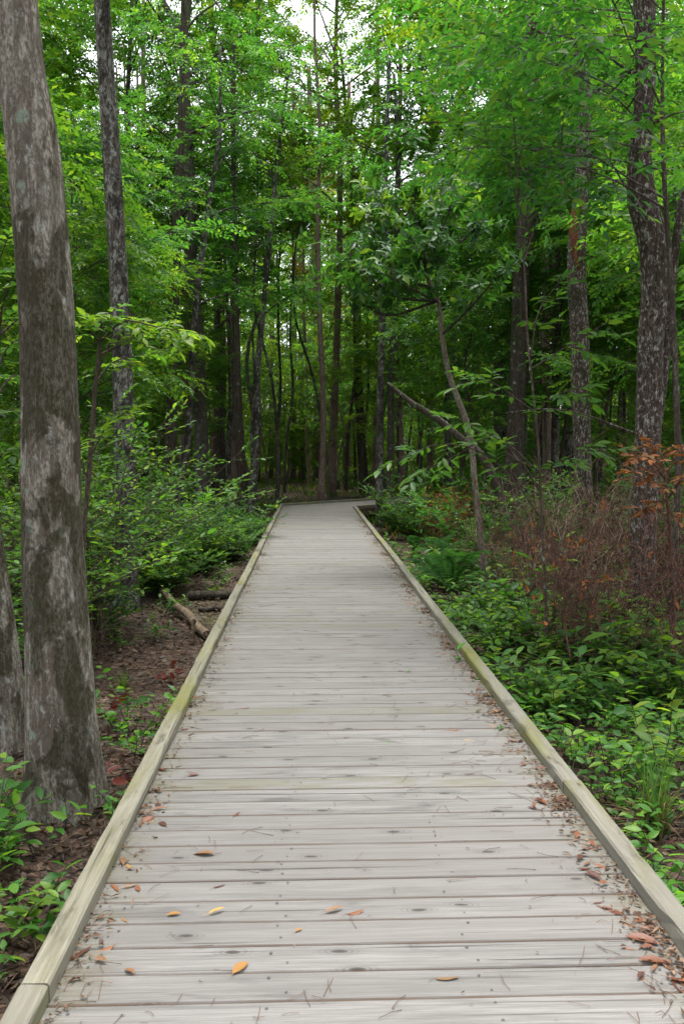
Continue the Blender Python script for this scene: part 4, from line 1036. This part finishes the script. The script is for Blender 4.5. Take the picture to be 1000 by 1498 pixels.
# ------------------------------------------------------------------ dead twiggy thicket
def dead_mesh(seed, n_st, h, name='twigs', spread=.55):
    g_ = np.random.default_rng(seed); A, B, ra, rb = [], [], [], []
    lp, ld = [], []
    for s_ in range(n_st):
        az = g_.uniform(0, 6.28); p = np.array([g_.normal(0, .12), g_.normal(0, .12), -.05]); d = norm(np.array([math.cos(az) * spread * g_.uniform(.2, 1.3), math.sin(az) * spread * g_.uniform(.2, 1.3), 1.]))
        H = h * g_.uniform(.5, 1.15); r_ = g_.uniform(.004, .010); ns = 7
        for k in range(ns):
            d = norm(d + g_.normal(0, .17, 3)); q = p + d * H / ns; A.append(p); B.append(q); ra.append(r_ * (1 - .11 * k)); rb.append(r_ * (1 - .11 * (k + 1)))
            if k > 0:
                for m_ in range(int(g_.integers(1, 3))):
                    d2 = norm(d * .7 + g_.normal(0, .65, 3)); l2 = g_.uniform(.15, .5) * h * .6; b_ = p + (q - p) * g_.random(); e_ = b_ + d2 * l2 * .5; d3 = norm(d2 + g_.normal(0, .3, 3)); f_ = e_ + d3 * l2 * .5
                    A += [b_, e_]; B += [e_, f_]; ra += [.0036, .0028]; rb += [.0028, .0016]
                    for z_ in range(1):
                        d4 = norm(d3 + g_.normal(0, .6, 3)); A.append(e_); B.append(e_ + d4 * l2 * .4); ra.append(.0024); rb.append(.0013)
                    if g_.random() < .08: lp.append(f_); ld.append(d3)
            p = q
    wd = MB(); prisms(wd, np.array(A), np.array(B), np.array(ra), np.array(rb), np.random.default_rng(seed).uniform(0, 1, len(A)))
    lf = MB(); n_ = len(lp)
    if n_:
        P = np.repeat(np.array(lp), 2, 0); D = np.repeat(np.array(ld), 2, 0) + g_.normal(0, .7, (2 * n_, 3)); add_leaves(lf, P, D, g_.normal(0, 1, (2 * n_, 3)) + [0, 0, .3], g_.uniform(.045, .08, 2 * n_), g_.uniform(.02, .035, 2 * n_), g_.uniform(0, .8, 2 * n_), 'hi')
    return wd.mesh(name, M['palewood' if seed == 803 else 'deadtwig']), lf.mesh('dead_leaves', M['rust'])
DM = [dead_mesh(800 + q, 15, h) for q, h in enumerate((1.5, 1.75, 1.3, 1.6))]
dg = np.random.default_rng(811); got = []; rows = []
while len(got) < 44:
    d = dg.uniform(6.9, 14.5); px = dg.uniform(705, 1040)
    if (px < 765 and d < 12.8) or (px < 800 and d < 9.5) or (abs(px - 945) < 48 and d < 9.1): continue
    x = (px - 453) / F * d
    if any((x - a) ** 2 + (d - b_) ** 2 < .28 ** 2 for a, b_ in got): continue
    got.append((x, d)); q = len(got) % 4
    r_ = thing('dead_shrub', floor_xy(x, d), 'bare brown twiggy dead shrub in the thicket around the crooked tree', 'shrub', 'dead shrubs of the right thicket', dg.uniform(0, 6.28), dg.uniform(.85, 1.2))
    place('twigs', DM[q][0], r_, 'stuff'); place('dead_leaves', DM[q][1], r_, 'stuff'); rows.append((r_, x, d))
label_by_depth(rows, 'bare twiggy dead shrub')
for k in range(24):
    d = dg.uniform(7.5, 12.5); px = dg.uniform(770, 1000); x = (px - 453) / F * d
    cover(x, d, dg.uniform(1.3, 2.4), 'leggy green plant growing up through the dead thicket', 'green plants inside the dead thicket')
for x, y, sc, lab in [(-2.15, 8.8, .55, 'bare pale twiggy brush in front of the left shrubs'), (-2.6, 8.2, .6, 'dead brush behind the thick leaning tree'), (3.05, 19.0, .8, 'rusty dead bush behind the ferns'), (2.75, 18.2, .7, 'second rusty dead bush nearer the curb'), (-3.0, 7.4, .65, 'dead brush at the left edge between the mossy trunks')]:
    r_ = thing('dead_shrub', floor_xy(x, y), lab, 'shrub', None, dg.uniform(0, 6.28), sc); q = int(dg.integers(4))
    place('twigs', DM[q][0], r_, 'stuff'); place('dead_leaves', DM[q][1], r_, 'stuff')
    if x > 2:
        n_ = 420; P = np.stack([dg.normal(0, .4, n_), dg.normal(0, .4, n_), dg.uniform(.1, 1.5, n_)], -1); mb = MB(); add_leaves(mb, P, rvec(dg, n_), rvec(dg, n_), .1, .05, dg.uniform(0, .8, n_)); place('withered_leaves', mb.mesh('withered_leaves', M['rust']), r_, 'stuff')

# ------------------------------------------------------------------ ferns, grass tufts
def frond_mesh(seed):
    g_ = np.random.default_rng(seed); n_ = 22; t = np.linspace(.12, 1, n_); P, D, L = [], [], []
    zc = .32 * np.sin(t * 2.0) - .12 * t * t; ctr = np.stack([t * .62, np.zeros(n_), zc], -1)
    for k in range(n_):
        l = .17 * math.sin(math.pi * min(1, .12 + .88 * (1 - t[k]) ** .8 + .02)) * (.5 + .5 * min(1, (1 - t[k]) * 3)) + .012
        for s_ in (-1, 1): P.append(ctr[k]); D.append([.35, s_, -.15 + g_.normal(0, .06)]); L.append(l)
    mb = MB(); P = np.array(P); D = norm(np.array(D, float)); L = np.array(L); N = orth(np.tile([-.2, 0, 1.], (len(P), 1)) + g_.normal(0, .08, (len(P), 3)), D)
    add_leaves(mb, P, D, N, L, np.full(len(P), .032), np.full(len(P), .5), 'lo')
    tt = np.linspace(0, 1, 9); c9 = np.stack([tt * .62, 0 * tt, .32 * np.sin(tt * 2.0) - .12 * tt * tt], -1); prisms(mb, c9[:-1], c9[1:], .003, .0025)
    return mb.mesh('frond', M['p_fern'])
FR = [frond_mesh(q) for q in (901, 902, 903)]
fg = np.random.default_rng(905)
for px, py, sc, lab in [(660, 862, 1.0, 'green fern with arching fronds closest to the right curb'), (640, 846, .85, 'fern tucked behind the closest fern'), (690, 842, .9, 'fern at the foot of the slim sapling'), (668, 826, .9, 'fern in the middle of the clump'), (640, 812, .7, 'farthest fern of the clump beside the right curb'), (606, 800, .6, 'small fern in the shade of the right curb')]:
    loc = floor_at(px, py + 14); r_ = thing('fern', loc, lab, 'fern', None, 0, sc)
    for q in range(11):
        o = place('frond', FR[q % 3], r_); o.rotation_euler = (0, -fg.uniform(.05, .75), q * 2.4 + fg.uniform(-.3, .3)); o.scale = (fg.uniform(.8, 1.25),) * 3; o.location = (0, 0, fg.uniform(0, .12))
def tuft(seed, loc, n_, h, label, mats=('grass',), name='grass_tuft', spread=.5, w_=.004):
    g_ = np.random.default_rng(seed); r_ = thing(name, loc, label, 'grass tuft')
    for mi, mt in enumerate(mats):
        mb = MB(); dead = mt == 'straw'
        for q in range(n_):
            az = g_.uniform(0, 6.28); ln = spread * g_.uniform(.15, 1.2) * (1.6 if dead else 1); H = h * g_.uniform(.5, 1.15) * (.75 if dead else 1); k = np.linspace(0, 1, 6)
            x = ln * h * k ** 1.6; z = H * (k - (1.0 if dead else .35) * k ** 2.4 * min(1, ln)); b_ = g_.normal(0, .03 * h / .5, 2)
            c_ = np.stack([b_[0] + x * math.cos(az), b_[1] + x * math.sin(az), np.maximum(z, .005) - .01], -1); sd = np.array([-math.sin(az), math.cos(az), 0]); ww = (w_ * (1 - k * .9))[:, None]
            V = np.concatenate([c_ - sd * ww, c_ + sd * ww]); i_ = np.arange(5); mb.add(V, None, np.stack([i_, i_ + 1, i_ + 7, i_ + 6], -1), g_.uniform(0, .8))
        place('dry_blades' if dead else 'blades', mb.mesh('blades', M[mt]), r_, 'stuff')
    return r_
tuft(910, floor_xy(1.78, 4.45), 75, .55, 'grass tuft with pale dead blades at its base beside the right curb', ('grass', 'straw'), spread=.45)
tuft(911, floor_xy(-1.55, 15.3), 130, .75, 'long grass tuft below the dark left shrubs', ('grass',), spread=.8)
tuft(912, floor_xy(-1.25, 17.2), 90, .55, 'grass tuft nearest the left curb in the distance', ('grass',), spread=.8)
tuft(913, floor_xy(-1.6, 7.6), 40, .22, 'small grass tuft in the dead leaves right of the thick tree', ('grass',), spread=.9)
gr = np.random.default_rng(920); n_ = 34000; yy = gr.uniform(18, 78, n_); xx = gr.uniform(-1, 1, n_) * (3 + .33 * yy); dn = np.sin(xx * 1.1 + np.sin(yy * .5) * 2) + np.sin(yy * .9) + gr.normal(0, .6, n_)
ok = (dn > .3) & ~((np.abs(xx - .2) < 1.4) & (yy < 24.5))
q_ = np.stack([xx, yy], -1) - PIV; ok &= ~((q_ @ ud > -1) & (q_ @ ud < 8) & (q_ @ vd > -.3) & (q_ @ vd < 2.5))
P = np.stack([xx, yy, gz(xx, yy)], -1)[ok]; n_ = len(P); mb = MB()
add_leaves(mb, P, rvec(gr, n_, .4) + [0, 0, 1], rvec(gr, n_), gr.uniform(.2, .5, n_) * .8, gr.uniform(.015, .03, n_) * (1 + yy[ok] / 25), gr.choice([.2, .3, .5, .6, .9], n_), 'lo')
tag(place('grass', mb.mesh('grass', M['grass']), None, 'stuff'), 'thin green and straw grass on the far forest floor')

# ------------------------------------------------------------------ logs, stump, twigs on the floor
def log(name, label, A, B, ra, rb, barkm, seed, cutm=None, cat='log', n_=26):
    A, B = np.asarray(A, float), np.asarray(B, float); r_ = thing(name, A, label, cat); d = B - A
    k = np.linspace(0, 1, 6); pts = A * 0 + k[:, None] * d + np.random.default_rng(seed).normal(0, .007, (6, 3)); pts[0] = 0; pts[-1] = d
    Q, rr = smooth_path(pts, n_, np.linspace(ra, rb, 6)); mb = MB(); tube(mb, Q, rr, 14, False, .09, seed, nscale=1); place('bark', mb.mesh('bark', M[barkm], True), r_)
    mb = MB()
    for e, nx, r2, s_ in ((Q[0], Q[1], rr[0], -1), (Q[-1], Q[-2], rr[-1], 1)):
        ax_ = norm(e - nx); u1 = norm(np.cross(ax_, [0, 0, 1])); u2 = np.cross(ax_, u1); a_ = np.arange(12) / 12 * 6.283
        ring = e + ax_ * .004 + (np.cos(a_)[:, None] * u1 + np.sin(a_)[:, None] * u2) * r2 * 1.01; mb.add(np.concatenate([ring, [e + ax_ * .012]]), [[q, (q + 1) % 12, 12] for q in range(12)])
    place('cut_end', mb.mesh('cut_end', M[cutm or barkm]), r_)
    return r_
a, b_ = floor_at(238, 876), floor_at(303, 936); a[2] += .10; b_[2] += .07
log('fallen_log', 'pale peeled log lying at an angle towards the left curb', a, b_, .042, .048, 'palewood', 3, 'palewood')
a, b_ = floor_at(277, 880), floor_at(352, 882); a[2] += .06; b_[2] += .05
log('fallen_log', 'dark rotten log lying behind the pale peeled log', a, b_, .06, .05, 'bark_dark', 5, 'palewood')
a, b_ = floor_at(292, 892), floor_at(345, 893); a[2] += .03; b_[2] += .03
log('fallen_log', 'thin dark limb lying in front of the dark rotten log', a, b_, .03, .035, 'bark_brown', 8)
a, b_ = floor_at(362, 793), floor_at(389, 795); a[2] += .1; b_[2] += .1
log('fallen_log', 'short pale log end beside the left curb far along the walk', a, b_, .05, .05, 'palewood', 9)
p = floor_at(376, 787); r_ = thing('tree_stump', p, 'small black rotten stump by the left curb near the short log', 'stump'); mb = MB(); tube(mb, np.array([[0, 0, -.05], [.01, 0, .15], [.0, .02, .3], [.03, .0, .42]]), [.17, .13, .11, .06], 11, True, .3, 2.2, nscale=9); place('trunk', mb.mesh('trunk', M['bark_dark'], True), r_)
for x, y, label in [(-.98, 8.9, 'small curled bark piece by the left curb')]:
    a = floor_xy(-1.2, 9.0) + [0, 0, .02]; log('bark_piece', 'small tan piece of bark standing by the end of the pale log', a, a + [.03, .02, .22], .03, .022, 'palewood', 12, n_=8, cat='bark')
tg = np.random.default_rng(930); n_ = 800; yy = tg.uniform(2.6, 16, n_); sdn = tg.random(n_) < .62
xx = np.where(sdn, -.95 - tg.uniform(0, 1, n_) * (.35 * yy), 1.35 + tg.uniform(0, 1, n_) * (.33 * yy)); A = np.stack([xx, yy, gz(xx, yy) + .015], -1); a_ = tg.uniform(0, 6.28, n_); l_ = tg.uniform(.12, .6, n_)
B = A + np.stack([np.cos(a_) * l_, np.sin(a_) * l_, tg.uniform(-.01, .12, n_)], -1); B[:, 0] = np.where(sdn, np.minimum(B[:, 0], -.85), np.maximum(B[:, 0], 1.25)); mb = MB(); prisms(mb, A, B, tg.uniform(.002, .006, n_), .0015)
tag(place('fallen_twigs', mb.mesh('fallen_twigs', M['deadtwig']), None, 'stuff'), 'loose dead twigs strewn over the forest floor')
lg = np.random.default_rng(940); mb = MB()
for n_, ylo, yhi, knd, s_ in ((7500, 2.2, 6.5, 'hi', 1), (12000, 6.5, 18, 'lo', 1.25)):
    yy = lg.uniform(ylo, yhi, n_); sdn = lg.random(n_) < .6; xx = np.where(sdn, -.87 - lg.uniform(0, 1, n_) * (.36 * yy), 1.26 + lg.uniform(0, 1, n_) * (.36 * yy))
    D = rvec(lg, n_) * [1, 1, .25]; N = norm(rvec(lg, n_, .42) + [0, 0, 1.0] * np.where(lg.random(n_) < .5, 1, -1)[:, None]); D = norm(D); N = orth(N, D)
    add_leaves(mb, np.stack([xx, yy, gz(xx, yy) + lg.uniform(.008, .045, n_)], -1), D, N, s_ * lg.uniform(.02, .085, n_), s_ * lg.uniform(.010, .036, n_), lg.beta(1.1, 1.7, n_), knd)
tag(place('leaf_litter', mb.mesh('leaf_litter', M['litter']), None, 'stuff'), 'brown dead leaves covering the ground beside the boardwalk')
red_u = [unit_leaf('hi', r_, M['p_red']) for r_ in (.4, .5)]
for x, y, nn, lab in [(-1.42, 6.6, 16, 'clump of dark red dead leaves beside the small leaved shrub'), (-1.25, 7.8, 12, 'clump of dark red dead leaves halfway to the pale log'), (-1.15, 5.0, 8, 'few dark red dead leaves behind the left curb')]:
    r_ = thing('dead_leaf_clump', floor_xy(x, y), lab, 'dead leaves')
    for q in range(nn): put_leaf(red_u[q % 2], r_, (lg.normal(0, .07), lg.normal(0, .07), lg.uniform(.0, .16)), (lg.normal(), lg.normal(), lg.uniform(-.2, 1)), (lg.normal(), lg.normal(), .6), lg.uniform(.06, .11))

# ------------------------------------------------------------------ what lies on the boards
UL = {m_: [unit_leaf('hi', r_, M[m_], 'fallen_leaf', .45) for r_ in (.24, .28, .32, .36, .42, .34)] for m_ in ('p_dead', 'p_yellow', 'p_green')}
dl = np.random.default_rng(950)
def deck_leaf(x, y, ang, L, m_, label, group=None, tilt=.1, v=None):
    D = np.array([math.cos(ang), math.sin(ang), dl.normal(0, tilt * .3)]); up = 1 if dl.random() < .5 else -1
    N = np.array([dl.normal(0, tilt), dl.normal(0, tilt), 1.0]) * up
    o = put_leaf(UL[m_][int(dl.integers(6)) if v is None else v], None, (x, y, .003 + L * (.05 if up > 0 else .022)), D, N, L, 'fallen_leaf')
    tag(o, label, 'leaf', group); return o
for px, py, ln, ang, m_, lab in [
        (340, 1428, 38, 55, 'p_yellow', 'yellow leaf with a brown stalk on the second nearest board'), (315, 1252, 34, 172, 'p_dead', 'long tan brown leaf left of centre'), (243, 1211, 22, 130, 'p_dead', 'russet leaf near the left curb, beside the greenish board'),
        (341, 1196, 18, 60, 'p_dead', 'small russet leaf alone below the greenish board'), (216, 1206, 16, 50, 'p_dead', 'tiny russet leaf close to the left curb'), (191, 1274, 18, 120, 'p_yellow', 'small orange leaf beside the left curb'),
        (186, 1350, 17, 130, 'p_yellow', 'small yellow leaf on the boards at the lower left'), (243, 1341, 22, 10, 'p_yellow', 'orange brown leaf lying level with the yellow twig leaf'), (303, 1340, 30, 30, 'p_yellow', 'yellow leaf with a long thin stem'),
        (474, 1337, 32, 25, 'p_dead', 'dark red leaf left of a pair near the middle'), (507, 1339, 28, 20, 'p_dead', 'orange red leaf right of a pair near the middle'), (312, 1300, 20, 30, 'p_dead', 'curled brown leaf beside a knot'),
        (203, 1305, 20, 110, 'p_dead', 'crumpled brown leaf near the left edge'), (197, 1427, 24, 140, 'p_dead', 'ragged red brown leaf on the nearest boards'), (636, 1434, 38, 3, 'p_dead', 'orange brown leaf alone right of centre on the near boards'),
        (431, 1366, 16, 40, 'p_yellow', 'tiny olive leaf at the centre of the near boards'), (853, 1268, 18, 40, 'p_dead', 'curled brown leaf left of the right edge litter'), (592, 984, 12, 30, 'p_green', 'small green leaf farther along the boards'),
        (569, 1087, 11, 140, 'p_green', 'small green leaf right of centre'), (677, 1083, 13, 15, 'p_yellow', 'small orange leaf right of centre, far from the curb'), (672, 1069, 24, 170, 'p_dead', 'dark narrow leaf above the small orange leaf'),
        (321, 1014, 12, 0, 'p_dead', 'small russet leaf by the mossy left boards'), (352, 1037, 14, 0, 'p_dead', 'thin russet leaf below the mossy left boards'), (274, 1136, 18, 15, 'p_dead', 'red brown leaf at the left edge below the moss'),
        (730, 1070, 22, 70, 'p_green', 'withered green leaf against the right curb'), (502, 1080, 10, 20, 'p_dead', 'speck of a brown leaf in the middle of the walk'), (96, 1408, 46, 50, 'p_dead', 'large red brown leaf against the near left curb'),
        (965, 1385, 52, 150, 'p_dead', 'largest rust leaf against the near right curb'), (978, 1412, 46, 165, 'p_dead', 'rust leaf lying just below the largest one'), (992, 1452, 34, 10, 'p_dead', 'orange leaf at the bottom right corner'), (905, 1340, 40, 130, 'p_dead', 'rust leaf with a yellow patch by the right curb'),
        (880, 1290, 34, 120, 'p_dead', 'brown leaf second from the corner along the right curb'), (800, 1180, 30, 120, 'p_dead', 'brown leaf at the right end of the greenish board')]:
    p = on_z(px, py, 0); dpt = p[1]; deck_leaf(p[0], p[1], R(ang), ln * dpt / F * 1.02, m_, lab)
for k in range(160):
    right = k % 5 < 4; y = 2.45 + 11.5 * dl.random() ** 1.8; e_ = abs(dl.normal(0, .07)) + .02
    x = (XR - CW - e_) if right else (XL + CW + e_ * .7)
    deck_leaf(x, y, dl.uniform(0, 6.28), dl.uniform(.03, .075), 'p_dead', f'russet dead leaf in the row of litter along the {"right" if right else "left"} curb', f'dead leaves lodged along the {"right" if right else "left"} curb', .3)
mb = MB(); n_ = 3800; y = 2.3 + 18 * dl.random(n_) ** 1.6; y = y + .25 * np.sin(y * 4.1) + .12 * np.sin(y * 9.7); right = dl.random(n_) < .76; e_ = np.abs(dl.normal(0, .06, n_)) + .004
x = np.where(right, XR - CW - e_, XL + CW + e_ * .75); D = norm(rvec(dl, n_) * [1, 1, .15]); N = orth(rvec(dl, n_, .4) + [0, 0, 1], D)
add_leaves(mb, np.stack([x, y, np.full(n_, .006) + dl.uniform(0, .006, n_)], -1), D, N, dl.uniform(.01, .04, n_), dl.uniform(.005, .016, n_), dl.uniform(.3, .95, n_), 'lo')
n_ = 260; x = dl.uniform(XL + .1, XR - .1, n_); y = 2.3 + 20 * dl.random(n_) ** 1.4; D = norm(rvec(dl, n_) * [1, 1, .1])
add_leaves(mb, np.stack([x, y, np.full(n_, .006)], -1), D, orth(rvec(dl, n_, .3) + [0, 0, 1], D), dl.uniform(.006, .022, n_), dl.uniform(.004, .009, n_), dl.beta(2, 2, n_), 'lo')
tag(place('leaf_crumbs', mb.mesh('leaf_crumbs', M['litter']), None, 'stuff'), 'crumbled brown leaf bits lodged along both curbs of the boardwalk')
mb = MB(); n_ = 620; edge = dl.random(n_) < .6; x = np.where(edge, np.where(dl.random(n_) < .6, XR - CW - np.abs(dl.normal(0, .16, n_)), XL + CW + np.abs(dl.normal(0, .12, n_))), dl.uniform(XL + .1, XR - .1, n_)); y = 2.3 + 11 * dl.random(n_) ** 1.4
a_ = dl.uniform(0, 6.28, n_); l_ = dl.uniform(.03, .11, n_); A = np.stack([x, y, np.full(n_, .0035)], -1); B = A + np.stack([np.cos(a_) * l_, np.sin(a_) * l_, dl.uniform(0, .006, n_)], -1); B[:, 0] = np.clip(B[:, 0], XL + CW, XR - CW)
mid = (A + B) / 2 + np.stack([dl.normal(0, .006, n_), dl.normal(0, .006, n_), np.full(n_, .002)], -1); prisms(mb, np.concatenate([A, mid]), np.concatenate([mid, B]), .0010, .0008, .55)
tag(place('pine_needles', mb.mesh('pine_needles', M['litter']), None, 'stuff'), 'fallen brown pine needles scattered over the boards')
